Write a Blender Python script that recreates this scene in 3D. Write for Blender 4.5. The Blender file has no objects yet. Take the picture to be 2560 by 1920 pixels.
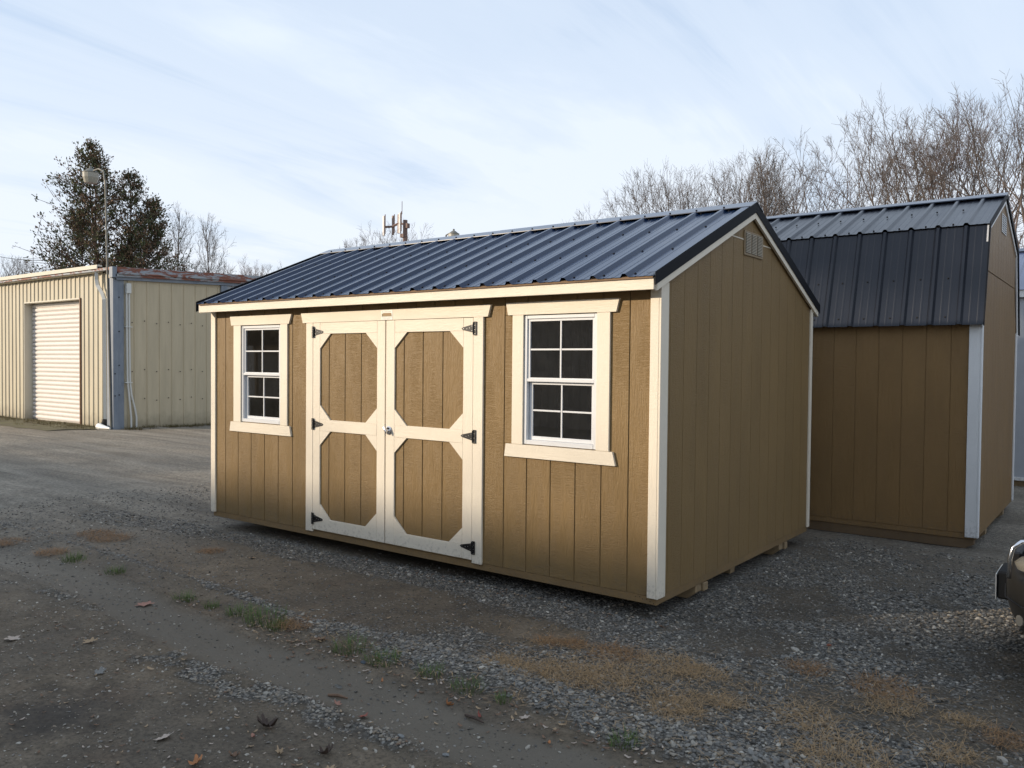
import bpy, math, random
import numpy as np
from mathutils import Vector, Matrix
R_ = math.radians
SC = bpy.context.scene
COL = SC.collection

# ------------------------------------------------------------------ camera
YAW, PITCH, ROLL = -0.6457, -0.0249, 0.0095
d = Vector((math.sin(YAW)*math.cos(PITCH), math.cos(YAW)*math.cos(PITCH), math.sin(PITCH)))
r = Vector((math.cos(YAW), -math.sin(YAW), 0)); u = r.cross(d)
c_, s_ = math.cos(ROLL), math.sin(ROLL)
r2 = c_*r+s_*u; u2 = -s_*r+c_*u
cam = bpy.data.cameras.new('camera'); camo = bpy.data.objects.new('camera', cam); COL.objects.link(camo)
cam.sensor_width = 36; cam.lens = 2.0582*36/2.56; cam.clip_start = .05; cam.clip_end = 3000
M = Matrix((r2, u2, -d)).transposed().to_4x4(); M.translation = Vector((2.3797, -4.7015, 1.6301))
camo.matrix_world = M
SC.camera = camo

# ------------------------------------------------------------------ sky, sun, exposure
SUN_EL, SUN_AZ = R_(16.0), R_(225.0)      # azimuth clockwise from +Y: sun behind and to the left
w = bpy.data.worlds.new('World'); SC.world = w; w.use_nodes = True
nt = w.node_tree; nt.nodes.clear()
def N(nt, t, **kw):
    n = nt.nodes.new(t)
    for k, v in kw.items():
        if k.startswith('_'): setattr(n, k[1:], v)
        else: n.inputs[k.replace('~', ' ')].default_value = v
    return n
def LK(nt, a, b): nt.links.new(a, b)
out = N(nt, 'ShaderNodeOutputWorld'); bg = N(nt, 'ShaderNodeBackground'); bg.inputs['Strength'].default_value = .14
sky = N(nt, 'ShaderNodeTexSky', _sky_type='NISHITA', _sun_disc=False, _sun_elevation=SUN_EL, _sun_rotation=SUN_AZ, _air_density=1.0, _dust_density=.6, _ozone_density=1.6)
tc = N(nt, 'ShaderNodeTexCoord'); sep = N(nt, 'ShaderNodeSeparateXYZ'); LK(nt, tc.outputs['Generated'], sep.inputs[0])
def MATH(nt, op, a, b=None, clamp=False):
    n = nt.nodes.new('ShaderNodeMath'); n.operation = op; n.use_clamp = clamp
    for i, x in enumerate((a, b)):
        if x is None: continue
        if isinstance(x, (int, float)): n.inputs[i].default_value = x
        else: nt.links.new(x, n.inputs[i])
    return n.outputs[0]
def RAMP(nt, fac, pts, mode='LINEAR'):
    n = nt.nodes.new('ShaderNodeValToRGB'); n.color_ramp.interpolation = mode
    e = n.color_ramp.elements
    while len(e) < len(pts): e.new(.5)
    for i, (p, c) in enumerate(pts):
        e[i].position = p; e[i].color = (c, c, c, 1) if isinstance(c, (int, float)) else (*c, 1)
    nt.links.new(fac, n.inputs[0]); return n.outputs[0]
zz = MATH(nt, 'MAXIMUM', sep.outputs[2], .0)
zden = MATH(nt, 'ADD', zz, .12)
cx = MATH(nt, 'DIVIDE', sep.outputs[0], zden); cy = MATH(nt, 'DIVIDE', sep.outputs[1], zden)
comb = N(nt, 'ShaderNodeCombineXYZ'); LK(nt, cx, comb.inputs[0]); LK(nt, cy, comb.inputs[1])
mp = N(nt, 'ShaderNodeMapping'); mp.inputs['Rotation'].default_value = (0, 0, R_(-52)); mp.inputs['Scale'].default_value = (1.45, .38, 1)
mp.inputs['Location'].default_value = (2.1, .7, 0)
LK(nt, comb.outputs[0], mp.inputs[0])
n1 = N(nt, 'ShaderNodeTexNoise', Scale=1.1, Detail=6, Roughness=.62, Distortion=.7); LK(nt, mp.outputs[0], n1.inputs[0])
mp2 = N(nt, 'ShaderNodeMapping'); mp2.inputs['Rotation'].default_value = (0, 0, R_(-20)); mp2.inputs['Scale'].default_value = (.5, .8, 1)
LK(nt, comb.outputs[0], mp2.inputs[0])
n2 = N(nt, 'ShaderNodeTexNoise', Scale=.8, Detail=4, Roughness=.55); LK(nt, mp2.outputs[0], n2.inputs[0])
cm = MATH(nt, 'ADD', MATH(nt, 'MULTIPLY', n1.outputs[0], .6), MATH(nt, 'MULTIPLY', n2.outputs[0], .4))
cl = RAMP(nt, cm, [(.36, .06), (.50, .48), (.66, .92)], 'EASE')
hz = RAMP(nt, zz, [(.0, .95), (.10, .75), (.26, .34), (.6, .08)])
fac = MATH(nt, 'ADD', MATH(nt, 'MULTIPLY', cl, .9), hz, True)
fac = MATH(nt, 'MULTIPLY', fac, .96)
ccol = nt.nodes.new('ShaderNodeMix'); ccol.data_type = 'RGBA'
LK(nt, RAMP(nt, zz, [(.0, 0.), (.35, 1.)]), ccol.inputs['Factor'])
ccol.inputs['A'].default_value = (6.45, 6.8, 7.3, 1); ccol.inputs['B'].default_value = (5.8, 6.45, 7.3, 1)
blue = nt.nodes.new('ShaderNodeMix'); blue.data_type = 'RGBA'; blue.inputs['Factor'].default_value = .6
LK(nt, sky.outputs[0], blue.inputs['A']); blue.inputs['B'].default_value = (3.9, 5.2, 7.3, 1)
mix = nt.nodes.new('ShaderNodeMix'); mix.data_type = 'RGBA'
LK(nt, fac, mix.inputs['Factor']); LK(nt, blue.outputs['Result'], mix.inputs['A']); LK(nt, ccol.outputs['Result'], mix.inputs['B'])
LK(nt, mix.outputs['Result'], bg.inputs[0]); LK(nt, bg.outputs[0], out.inputs[0])

sun = bpy.data.lights.new('sun', 'SUN'); sun.energy = 4.9; sun.angle = R_(.9); sun.color = (1, .84, .65)
so = bpy.data.objects.new('sun', sun); COL.objects.link(so)
sd = Vector((math.sin(SUN_AZ)*math.cos(SUN_EL), math.cos(SUN_AZ)*math.cos(SUN_EL), math.sin(SUN_EL)))
so.rotation_euler = sd.to_track_quat('Z', 'Y').to_euler(); so.location = (0, 0, 30)
SC.view_settings.view_transform = 'Standard'; SC.view_settings.look = 'None'; SC.view_settings.exposure = 0.06
SC.view_settings.gamma = 1; SC.view_settings.use_curve_mapping = False
SC.cycles.max_bounces = 6; SC.cycles.transparent_max_bounces = 8

# ------------------------------------------------------------------ materials
def mat(name):
    m = bpy.data.materials.new(name); m.use_nodes = True
    nt = m.node_tree; return m, nt, nt.nodes['Principled BSDF']
def coords(nt, scale=(1, 1, 1), obj=True, offs=True):
    t = nt.nodes.new('ShaderNodeTexCoord'); m = nt.nodes.new('ShaderNodeMapping'); m.inputs['Scale'].default_value = scale
    nt.links.new(t.outputs['Object'], m.inputs[0])
    if offs:
        oi = nt.nodes.new('ShaderNodeObjectInfo'); a = nt.nodes.new('ShaderNodeVectorMath'); a.operation = 'ADD'
        cc = nt.nodes.new('ShaderNodeCombineXYZ')
        for i, k in enumerate((37., 23., 51.)): nt.links.new(MATH(nt, 'MULTIPLY', oi.outputs['Random'], k), cc.inputs[i])
        nt.links.new(t.outputs['Object'], a.inputs[0]); nt.links.new(cc.outputs[0], a.inputs[1]); nt.links.new(a.outputs[0], m.inputs[0])
    return m.outputs[0]
def noise(nt, vec, scale, detail=3, rough=.55, dist=0.):
    n = N(nt, 'ShaderNodeTexNoise', Scale=scale, Detail=detail, Roughness=rough, Distortion=dist)
    if vec is not None: nt.links.new(vec, n.inputs[0])
    return n.outputs[0]
def cmix(nt, f, a, b, mode='MIX'):
    n = nt.nodes.new('ShaderNodeMix'); n.data_type = 'RGBA'; n.blend_type = mode
    for k, x in (('Factor', f), ('A', a), ('B', b)):
        if isinstance(x, (int, float)): n.inputs[k].default_value = x
        elif isinstance(x, tuple): n.inputs[k].default_value = (*x, 1)
        else: nt.links.new(x, n.inputs[k])
    return n.outputs['Result']
def bump(nt, p, h, strength, dist=.005):
    b = nt.nodes.new('ShaderNodeBump'); b.inputs['Strength'].default_value = strength; b.inputs['Distance'].default_value = dist
    nt.links.new(h, b.inputs['Height']); nt.links.new(b.outputs[0], p.inputs['Normal'])

def painted_wood(name, col, axis='z', rough=.42, emboss=1.0, dirt=.1):
    """embossed engineered wood under satin paint: lengthwise grain crossed by short ripples"""
    m, nt, p = mat(name)
    if axis == 'z': s1, s2, s3 = (90, 90, 9), (14, 14, 110), (5.2, 5.2, 1.1)
    elif axis == 'x': s1, s2, s3 = (9, 90, 90), (110, 14, 14), (1.1, 5.2, 5.2)
    else: s1, s2, s3 = (90, 9, 90), (14, 110, 14), (5.2, 1.1, 5.2)
    g = noise(nt, coords(nt, s1), 1, 3, .6, .8)
    rp = noise(nt, coords(nt, s2), 1, 3, .65, 1.6)
    mk = RAMP(nt, noise(nt, coords(nt, s3), 1.4, 3, .6), [(.42, 0.), (.6, 1.)])
    h = nt.nodes.new('ShaderNodeMix'); h.data_type = 'FLOAT'
    nt.links.new(mk, h.inputs['Factor'])
    nt.links.new(RAMP(nt, g, [(.35, 0.), (.6, 1.)]), h.inputs['A']); nt.links.new(RAMP(nt, rp, [(.4, 0.), (.62, 1.)]), h.inputs['B'])
    fine = noise(nt, coords(nt, (1, 1, 1)), 260, 2, .6)
    hh = MATH(nt, 'ADD', h.outputs['Result'], MATH(nt, 'MULTIPLY', fine, .25))
    bump(nt, p, hh, .5*emboss, .0045)
    v = noise(nt, coords(nt, (1.3, 1.3, .6)), 2, 4, .6)
    c = cmix(nt, RAMP(nt, v, [(.3, 0.), (.7, 1.)]), tuple(x*(1-dirt) for x in col), tuple(min(1, x*(1+dirt*.6)) for x in col))
    c = cmix(nt, MATH(nt, 'MULTIPLY', RAMP(nt, hh, [(.15, 1.), (.55, 0.)]), .05), c, tuple(x*.55 for x in col))
    t = nt.nodes.new('ShaderNodeTexCoord'); sz = nt.nodes.new('ShaderNodeSeparateXYZ'); nt.links.new(t.outputs['Object'], sz.inputs[0])
    sp = noise(nt, coords(nt, (1, 1, 1)), 38, 4, .75)
    md = MATH(nt, 'SUBTRACT', MATH(nt, 'ADD', sp, .12), MATH(nt, 'MULTIPLY', sz.outputs[2], 1.1))
    c = cmix(nt, MATH(nt, 'MULTIPLY', RAMP(nt, md, [(.40, 0.), (.62, 1.)]), .38), c, (.13, .105, .075))
    nt.links.new(c, p.inputs['Base Color'])
    p.inputs['Roughness'].default_value = rough; p.inputs['Specular IOR Level'].default_value = .3
    return m
BROWN = (.226, .147, .062); CREAM = (.75, .675, .55)
m_side = painted_wood('brown_siding_paint', BROWN, 'z', .5, 1.0, .08)
m_rim = painted_wood('brown_rim_paint', (.225, .145, .065), 'x', .55, .6, .16)
m_trimz = painted_wood('cream_trim_paint_vertical', CREAM, 'z', .5, .4, .03)
m_trimx = painted_wood('cream_trim_paint_lengthwise', CREAM, 'x', .5, .5, .03)
m_trimy = painted_wood('cream_trim_paint_gable', CREAM, 'y', .5, .5, .03)
m_side2 = painted_wood('brown_barn_paint', (.235, .142, .058), 'z', .5, .9, .1)
m_white = painted_wood('white_trim_paint', (.74, .745, .74), 'z', .5, .5, .04)

def plain(name, col, rough=.5, metal=0., spec=.5, var=.0, vs=6., bmp=0., bs=40., coat=0.):
    m, nt, p = mat(name)
    if var:
        v = noise(nt, coords(nt, (1, 1, 1)), vs, 4, .6)
        c = cmix(nt, RAMP(nt, v, [(.3, 0.), (.7, 1.)]), tuple(x*(1-var) for x in col), tuple(min(1, x*(1+var)) for x in col))
        nt.links.new(c, p.inputs['Base Color'])
    else: p.inputs['Base Color'].default_value = (*col, 1)
    if bmp: bump(nt, p, noise(nt, coords(nt, (1, 1, 1)), bs, 3, .6), bmp, .01)
    p.inputs['Roughness'].default_value = rough; p.inputs['Metallic'].default_value = metal; p.inputs['Specular IOR Level'].default_value = spec
    p.inputs['Coat Weight'].default_value = coat
    return m
def roof_metal(name, col, rough=.34, coat=.5, spec=.6):
    m, nt, p = mat(name)
    v = noise(nt, coords(nt, (.7, .7, .7)), 1.6, 5, .6)
    c = cmix(nt, RAMP(nt, v, [(.3, 0.), (.7, 1.)]), tuple(x*.88 for x in col), tuple(x*1.12 for x in col))
    drops = RAMP(nt, noise(nt, coords(nt, (1, 1, 1)), 90, 2, .5), [(.60, 0.), (.68, 1.)])
    patch = RAMP(nt, noise(nt, coords(nt, (1, 1, 1)), 3.2, 3, .6), [(.5, 0.), (.64, 1.)])
    dd = MATH(nt, 'MULTIPLY', drops, patch)
    c = cmix(nt, MATH(nt, 'MULTIPLY', dd, .35), c, tuple(x*.5 for x in col))
    nt.links.new(c, p.inputs['Base Color'])
    rg = MATH(nt, 'ADD', MATH(nt, 'MULTIPLY', v, .16), rough-.08); nt.links.new(rg, p.inputs['Roughness'])
    bump(nt, p, MATH(nt, 'ADD', noise(nt, coords(nt, (2, 2, 2)), 2.2, 2, .5), MATH(nt, 'MULTIPLY', dd, .1)), .08, .02)
    p.inputs['Specular IOR Level'].default_value = spec
    p.inputs['Coat Weight'].default_value = coat; p.inputs['Coat Roughness'].default_value = .15
    return m
m_roof = roof_metal('dark_blue_roof_metal', (.009, .022, .058), .25, .2, .5)
m_cap = roof_metal('ridge_cap_metal', (.03, .045, .08), .3)
m_roof2 = roof_metal('charcoal_blue_barn_roof_metal', (.009, .0115, .019), .32, .15, .36)
m_flash = plain('shade_dark_flashing_metal', (.008, .009, .012), .65, spec=.15)  # roof metal darkened: the flashing's shade is put into this colour
m_vinyl = plain('white_vinyl', (.66, .67, .68), .35, var=.03)
m_black = plain('black_hinge_metal', (.012, .012, .013), .45, .3)
m_chrome = plain('chrome', (.75, .75, .76), .18, 1.)
m_vent = plain('tan_vent_plastic', (.25, .18, .10), .5)
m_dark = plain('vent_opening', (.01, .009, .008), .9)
m_lumber = plain('bare_lumber', (.40, .27, .15), .7, var=.2, vs=9, bmp=.2)
m_inner = plain('inner_sheathing', (.16, .10, .055), .8, var=.25, vs=5)
m_oldwood = plain('treated_skid_wood', (.26, .185, .10), .75, var=.3, vs=12, bmp=.3)
m_grayskid = painted_wood('painted_skid_wood', (.16, .10, .05), 'x', .6, .6, .3)
def glass_mat():
    m, nt, p = mat('window_glass'); nt.nodes.remove(p)
    o = nt.nodes['Material Output']; tr = N(nt, 'ShaderNodeBsdfTransparent'); tr.inputs[0].default_value = (.6, .6, .58, 1)
    gl = N(nt, 'ShaderNodeBsdfGlossy', Roughness=.02); fr = N(nt, 'ShaderNodeFresnel', IOR=1.5)
    f2 = MATH(nt, 'MULTIPLY', fr.outputs[0], 3.6, True)
    dust_veil = N(nt, 'ShaderNodeBsdfDiffuse'); dust_veil.inputs[0].default_value = (.5, .48, .44, 1)  # dust, with brightness for the dark panes put into its colour
    mx = N(nt, 'ShaderNodeMixShader'); nt.links.new(f2, mx.inputs[0]); nt.links.new(tr.outputs[0], mx.inputs[1]); nt.links.new(gl.outputs[0], mx.inputs[2])
    mx2 = N(nt, 'ShaderNodeMixShader'); nz = noise(nt, coords(nt, (1, 1, 1)), 14, 6, .75)
    nt.links.new(RAMP(nt, nz, [(.4, .012), (.85, .04)]), mx2.inputs[0])
    nt.links.new(mx.outputs[0], mx2.inputs[1]); nt.links.new(dust_veil.outputs[0], mx2.inputs[2]); nt.links.new(mx2.outputs[0], o.inputs[0])
    return m
m_glass = glass_mat()

# ------------------------------------------------------------------ mesh helpers (all coordinates in metres; ground is z=0)
G = .10    # measured shed coordinates have their rim bottom at 0; the ground lies .10 below
class MB:
    def __init__(s): s.v = []; s.f = []
    def add(s, vs, fs):
        o = len(s.v); s.v += [tuple(x) for x in vs]; s.f += [tuple(i+o for i in f) for f in fs]; return s
    def box(s, x0, x1, y0, y1, z0, z1, c=0.):
        x0, x1 = min(x0, x1), max(x0, x1); y0, y1 = min(y0, y1), max(y0, y1); z0, z1 = min(z0, z1), max(z0, z1)
        if c <= 0:
            return s.add([(x, y, z) for z in (z0, z1) for y in (y0, y1) for x in (x0, x1)],
                         [(0, 2, 3, 1), (4, 5, 7, 6), (0, 1, 5, 4), (2, 6, 7, 3), (0, 4, 6, 2), (1, 3, 7, 5)])
        c = min(c, (x1-x0)*.45, (y1-y0)*.45, (z1-z0)*.45)
        X, Y, Z = (x0, x1), (y0, y1), (z0, z1); v = []; ix = {}
        for i in (0, 1):
            for j in (0, 1):
                for k in (0, 1):
                    sx, sy, sz = (1-2*i)*c, (1-2*j)*c, (1-2*k)*c
                    for ax, p in (('x', (X[i], Y[j]+sy, Z[k]+sz)), ('y', (X[i]+sx, Y[j], Z[k]+sz)), ('z', (X[i]+sx, Y[j]+sy, Z[k]))):
                        ix[(i, j, k, ax)] = len(v); v.append(p)
        f = []
        def q(*a): f.append([ix[t] for t in a])
        q((0,0,0,'x'),(0,0,1,'x'),(0,1,1,'x'),(0,1,0,'x')); q((1,0,0,'x'),(1,1,0,'x'),(1,1,1,'x'),(1,0,1,'x'))
        q((0,0,0,'y'),(1,0,0,'y'),(1,0,1,'y'),(0,0,1,'y')); q((0,1,0,'y'),(0,1,1,'y'),(1,1,1,'y'),(1,1,0,'y'))
        q((0,0,0,'z'),(0,1,0,'z'),(1,1,0,'z'),(1,0,0,'z')); q((0,0,1,'z'),(1,0,1,'z'),(1,1,1,'z'),(0,1,1,'z'))
        for i in (0, 1):
            for j in (0, 1): q((i,j,0,'x'),(i,j,1,'x'),(i,j,1,'y'),(i,j,0,'y'))
            for k in (0, 1): q((i,0,k,'x'),(i,1,k,'x'),(i,1,k,'z'),(i,0,k,'z'))
        for j in (0, 1):
            for k in (0, 1): q((0,j,k,'y'),(1,j,k,'y'),(1,j,k,'z'),(0,j,k,'z'))
        for i in (0, 1):
            for j in (0, 1):
                for k in (0, 1): f.append([ix[(i,j,k,'x')], ix[(i,j,k,'y')], ix[(i,j,k,'z')]])
        return s.add(v, f)
    def prism(s, poly, ax, a0, a1):
        """polygon in the two axes other than ax, extruded from a0 to a1"""
        n = len(poly)
        def mk(p, a):
            return {'x': (a, p[0], p[1]), 'y': (p[0], a, p[1]), 'z': (p[0], p[1], a)}[ax]
        v = [mk(p, a0) for p in poly]+[mk(p, a1) for p in poly]
        f = [tuple(range(n)), tuple(range(2*n-1, n-1, -1))]+[(i, (i+1) % n, n+(i+1) % n, n+i) for i in range(n)]
        return s.add(v, f)
    def tube(s, pts, rads, k=8, cap=True):
        pts = [Vector(p) for p in pts]; rings = []
        if isinstance(rads, (int, float)): rads = [rads]*len(pts)
        prev = None
        for i, p in enumerate(pts):
            t = (pts[min(i+1, len(pts)-1)]-pts[max(i-1, 0)]).normalized()
            a = prev if prev is not None else (Vector((1, 0, 0)) if abs(t.x) < .8 else Vector((0, 1, 0)))
            b = t.cross(a).normalized(); a = b.cross(t).normalized(); prev = a
            rings.append([p+rads[i]*(math.cos(2*math.pi*j/k)*a+math.sin(2*math.pi*j/k)*b) for j in range(k)])
        v = [q for rg in rings for q in rg]; f = []
        for i in range(len(pts)-1):
            for j in range(k): f.append((i*k+j, i*k+(j+1) % k, (i+1)*k+(j+1) % k, (i+1)*k+j))
        if cap: f.append(tuple(range(k))[::-1]); f.append(tuple((len(pts)-1)*k+j for j in range(k)))
        return s.add(v, f)
    def lathe(s, prof, c, k=20):
        """prof: (radius, z) list round a vertical axis at c"""
        v = []; f = []
        for (rr, z) in prof:
            for j in range(k): v.append((c[0]+rr*math.cos(2*math.pi*j/k), c[1]+rr*math.sin(2*math.pi*j/k), c[2]+z))
        for i in range(len(prof)-1):
            for j in range(k): f.append((i*k+j, i*k+(j+1) % k, (i+1)*k+(j+1) % k, (i+1)*k+j))
        return s.add(v, f)
def tag(o, label=None, cat=None, group=None, kind=None):
    if label: o['label'] = label
    if cat: o['category'] = cat
    if group: o['group'] = group
    if kind: o['kind'] = kind
    return o
def empty(name, loc, label, cat, group=None):
    o = bpy.data.objects.new(name, None); o.location = loc; o.empty_display_size = .1; COL.objects.link(o)
    return tag(o, label, cat, group)
def origin(o):
    t = Vector(o.location)
    while o.parent: o = o.parent; t += Vector(o.location)
    return t
def mesh_from(name, v, f, m, smooth=False, off=(0, 0, 0), fix=True):
    me = bpy.data.meshes.new(name)
    va = np.asarray(v, dtype=np.float64).reshape(-1, 3)-np.array(off)
    me.from_pydata(va.tolist(), [], f)
    if fix:
        import bmesh
        bm = bmesh.new(); bm.from_mesh(me); bmesh.ops.recalc_face_normals(bm, faces=bm.faces); bm.to_mesh(me); bm.free()
    if smooth: me.shade_smooth()
    if m: me.materials.append(m)
    return me
def part(name, mb, m, parent=None, smooth=False, lift=G, fix=True):
    off = Vector((0, 0, -lift)) + (origin(parent) if parent else Vector())
    me = mesh_from(name, mb.v, mb.f, m, smooth, off, fix)
    o = bpy.data.objects.new(name, me); COL.objects.link(o)
    if parent: o.parent = parent
    return o
def B(*a, c=.0015): return MB().box(*a, c=c)

# ------------------------------------------------------------------ ground
CAMP = np.array([2.38, -4.70])
def vnoise(x, y, seed=0, octv=4, s=1.0, rough=.5):
    """tileless value noise on arrays"""
    def h(ix, iy, k):
        n = (ix*374761393+iy*668265263+(seed+k)*1442695041) & 0xffffffff
        n = ((n ^ (n >> 13))*1274126177) & 0xffffffff
        return ((n ^ (n >> 16)) & 0xffff)/65535.
    x = np.asarray(x, float)*s; y = np.asarray(y, float)*s; t = 0; a = 1; tot = 0
    for k in range(octv):
        ix = np.floor(x).astype(np.int64); iy = np.floor(y).astype(np.int64); fx = x-ix; fy = y-iy
        fx = fx*fx*(3-2*fx); fy = fy*fy*(3-2*fy)
        v = (h(ix, iy, k)*(1-fx)+h(ix+1, iy, k)*fx)*(1-fy)+(h(ix, iy+1, k)*(1-fx)+h(ix+1, iy+1, k)*fx)*fy
        t = t+a*v; tot += a; a *= rough; x = x*2.03+17.1; y = y*2.03+9.7
    return t/tot
def sm(a, b, x): t = np.clip((x-a)/(b-a), 0, 1); return t*t*(3-2*t)
def polyd(x, y, pts):
    """distance to a polyline and signed side"""
    best = np.full(np.shape(x), 1e9)
    for (ax, ay), (bx, by) in zip(pts[:-1], pts[1:]):
        dx, dy = bx-ax, by-ay; t = np.clip(((x-ax)*dx+(y-ay)*dy)/(dx*dx+dy*dy), 0, 1)
        best = np.minimum(best, np.hypot(x-ax-t*dx, y-ay-t*dy))
    return best
TRACK = [(-9, -1.7), (-4.89, -1.80), (-3.85, -1.78), (-3.03, -1.84), (-2.38, -1.94), (-1.57, -1.98), (-.97, -1.93), (-.49, -1.95), (.04, -1.98), (.51, -1.95), (1.4, -2.1), (4, -2.4)]
RIDGE = [(-6.5, -1.35), (-4.56, -1.27), (-3.07, -1.28), (-1.86, -1.36), (-1.24, -1.37), (-.17, -1.36), (.57, -1.42), (1.3, -1.45), (2.6, -1.5)]
FG1 = [(-4.1, -2.2), (-3.69, -2.08), (-3.23, -2.02), (-2.73, -2.05)]
FG2 = [(-1.85, -2.28), (-1.44, -2.25), (-.89, -2.18), (-.51, -2.2), (-.18, -2.16), (.26, -2.2), (.9, -2.3)]
NEARS = [(-6.2, -.45), (-5.13, -.22), (-4.29, -.14), (-2.65, -.14), (-1.38, -.14), (-.18, -.16)]
def gravel_mask(x, y):
    nz = vnoise(x, y, 3, 4, 1.9); n2 = vnoise(x, y, 8, 4, 5.5)
    w = (nz-.5)*.22
    rw = .05+.17*sm(-2.4, -1.2, x); g = .9*(1-sm(rw*.25, rw*1.1, polyd(x, y, RIDGE)+w*(.5+rw*2)))*(.45+.55*sm(.3, .6, n2))
    g = np.maximum(g, .95*(1-sm(.08, .30, polyd(x, y, NEARS)+w*1.3)))
    g = np.maximum(g, .6*(1-sm(.03, .17, polyd(x, y, FG1)+w*.8))*sm(.38, .66, n2))
    g = np.maximum(g, .75*(1-sm(.04, .20, polyd(x, y, FG2)+w))*sm(.36, .64, n2))
    # gravel field right of the middle and beyond
    fld = sm(-2.1, -1.0, x-(nz-.5)*1.2)*sm(-1.55, -1.35, y+(nz-.5)*.2)
    g = np.maximum(g, fld*(.38+.65*sm(.36, .62, vnoise(x, y, 12, 4, 1.7, .6))))
    fld2 = sm(-4.8, -6.0, x)*sm(-1.6, -1.1, y)*sm(9, 4, np.hypot(x-CAMP[0], y-CAMP[1])-3)
    g = np.maximum(g, fld2*.5*sm(.4, .65, nz))
    mud = (1-sm(.25, .5, np.hypot((x+.55)/1.6, (y+.66)/.5)+w*1.2))
    g = g*(1-.55*mud)
    g = g*(1-sm(.22, .12, polyd(x, y, TRACK)+w*.3))
    g = np.where(y < -2.45, g*.3, g)
    return np.clip(g, 0, 1)
def ground_h(x, y):
    dist = np.hypot(x-CAMP[0], y-CAMP[1])
    fine = np.exp(-np.maximum(dist-4, 0)/7.)
    h = (vnoise(x, y, 21, 4, .55)-.5)*.05
    tr = polyd(x, y, TRACK)
    h = h-.018*(1-sm(.08, .2, tr))+.014*sm(.05, 0, np.abs(tr-.24))
    h = h+.022*(1-sm(.02, .2, polyd(x, y, RIDGE)))
    g = gravel_mask(x, y)
    h = h+fine*((vnoise(x, y, 31, 4, 9, .6)-.5)*.022*(1-.6*(tr < .18))+(vnoise(x, y, 41, 3, 45, .7)-.5)*.012*g+(vnoise(x, y, 42, 2, 60, .7)-.5)*.004)
    h = h+.006*np.sin(y*70+3*vnoise(x, y, 5, 2, 1.))*(1-sm(.06, .15, tr))*fine*.4
    # shallow wheel ruts further out on the left, following the drive
    rut = vnoise(x*.12+y*.05, y*1.5, 51, 3, 1.)
    h = h+(rut-.5)*.09*sm(-5.5, -8, x)*sm(60, 25, dist)
    # keep it level where the sheds and the metal building stand
    flat = sm(.9, .2, np.maximum(np.maximum(-5.2-x, x-.3), np.maximum(-.15-y, y-3.2)))
    h = h*(1-.75*flat)-.012*flat
    far = sm(18, 60, dist); h = h*(1-far)
    return h
def spaced(lo, hi, a, b, step, gmax=1.12):
    mid = list(np.arange(a, b+1e-6, step)); L = []; R = []; s = step; x = a
    while x > lo: s *= gmax; x -= s; L.append(x)
    s = step; x = b
    while x < hi: s *= gmax; x += s; R.append(x)
    return np.array(L[::-1]+mid+R)
gx = spaced(-900, 900, -5.2, 2.9, .024, 1.035); gy = spaced(-900, 900, -3.5, 1.3, .024, 1.035)
X, Y = np.meshgrid(gx, gy); Z = ground_h(X, Y)
nx, ny = len(gx), len(gy)
V = np.stack([X.ravel(), Y.ravel(), Z.ravel()], 1)
ii = (np.arange(ny-1)[:, None]*nx+np.arange(nx-1)[None, :]).ravel()
F = np.stack([ii, ii+1, ii+nx+1, ii+nx], 1)
me = bpy.data.meshes.new('ground'); me.vertices.add(len(V)); me.vertices.foreach_set('co', V.ravel())
me.loops.add(F.size); me.loops.foreach_set('vertex_index', F.ravel().astype(np.int32)); me.polygons.add(len(F))
me.polygons.foreach_set('loop_start', np.arange(0, F.size, 4, dtype=np.int32)); me.update(calc_edges=True); me.shade_smooth()
ga = me.attributes.new('gravel', 'FLOAT', 'POINT'); ga.data.foreach_set('value', gravel_mask(X, Y).ravel().astype(np.float32))
trk = (1-sm(.13, .24, polyd(X, Y, TRACK)+(vnoise(X, Y, 77, 3, 3.)-.5)*.08))
ta = me.attributes.new('track', 'FLOAT', 'POINT'); ta.data.foreach_set('value', trk.ravel().astype(np.float32))
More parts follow.
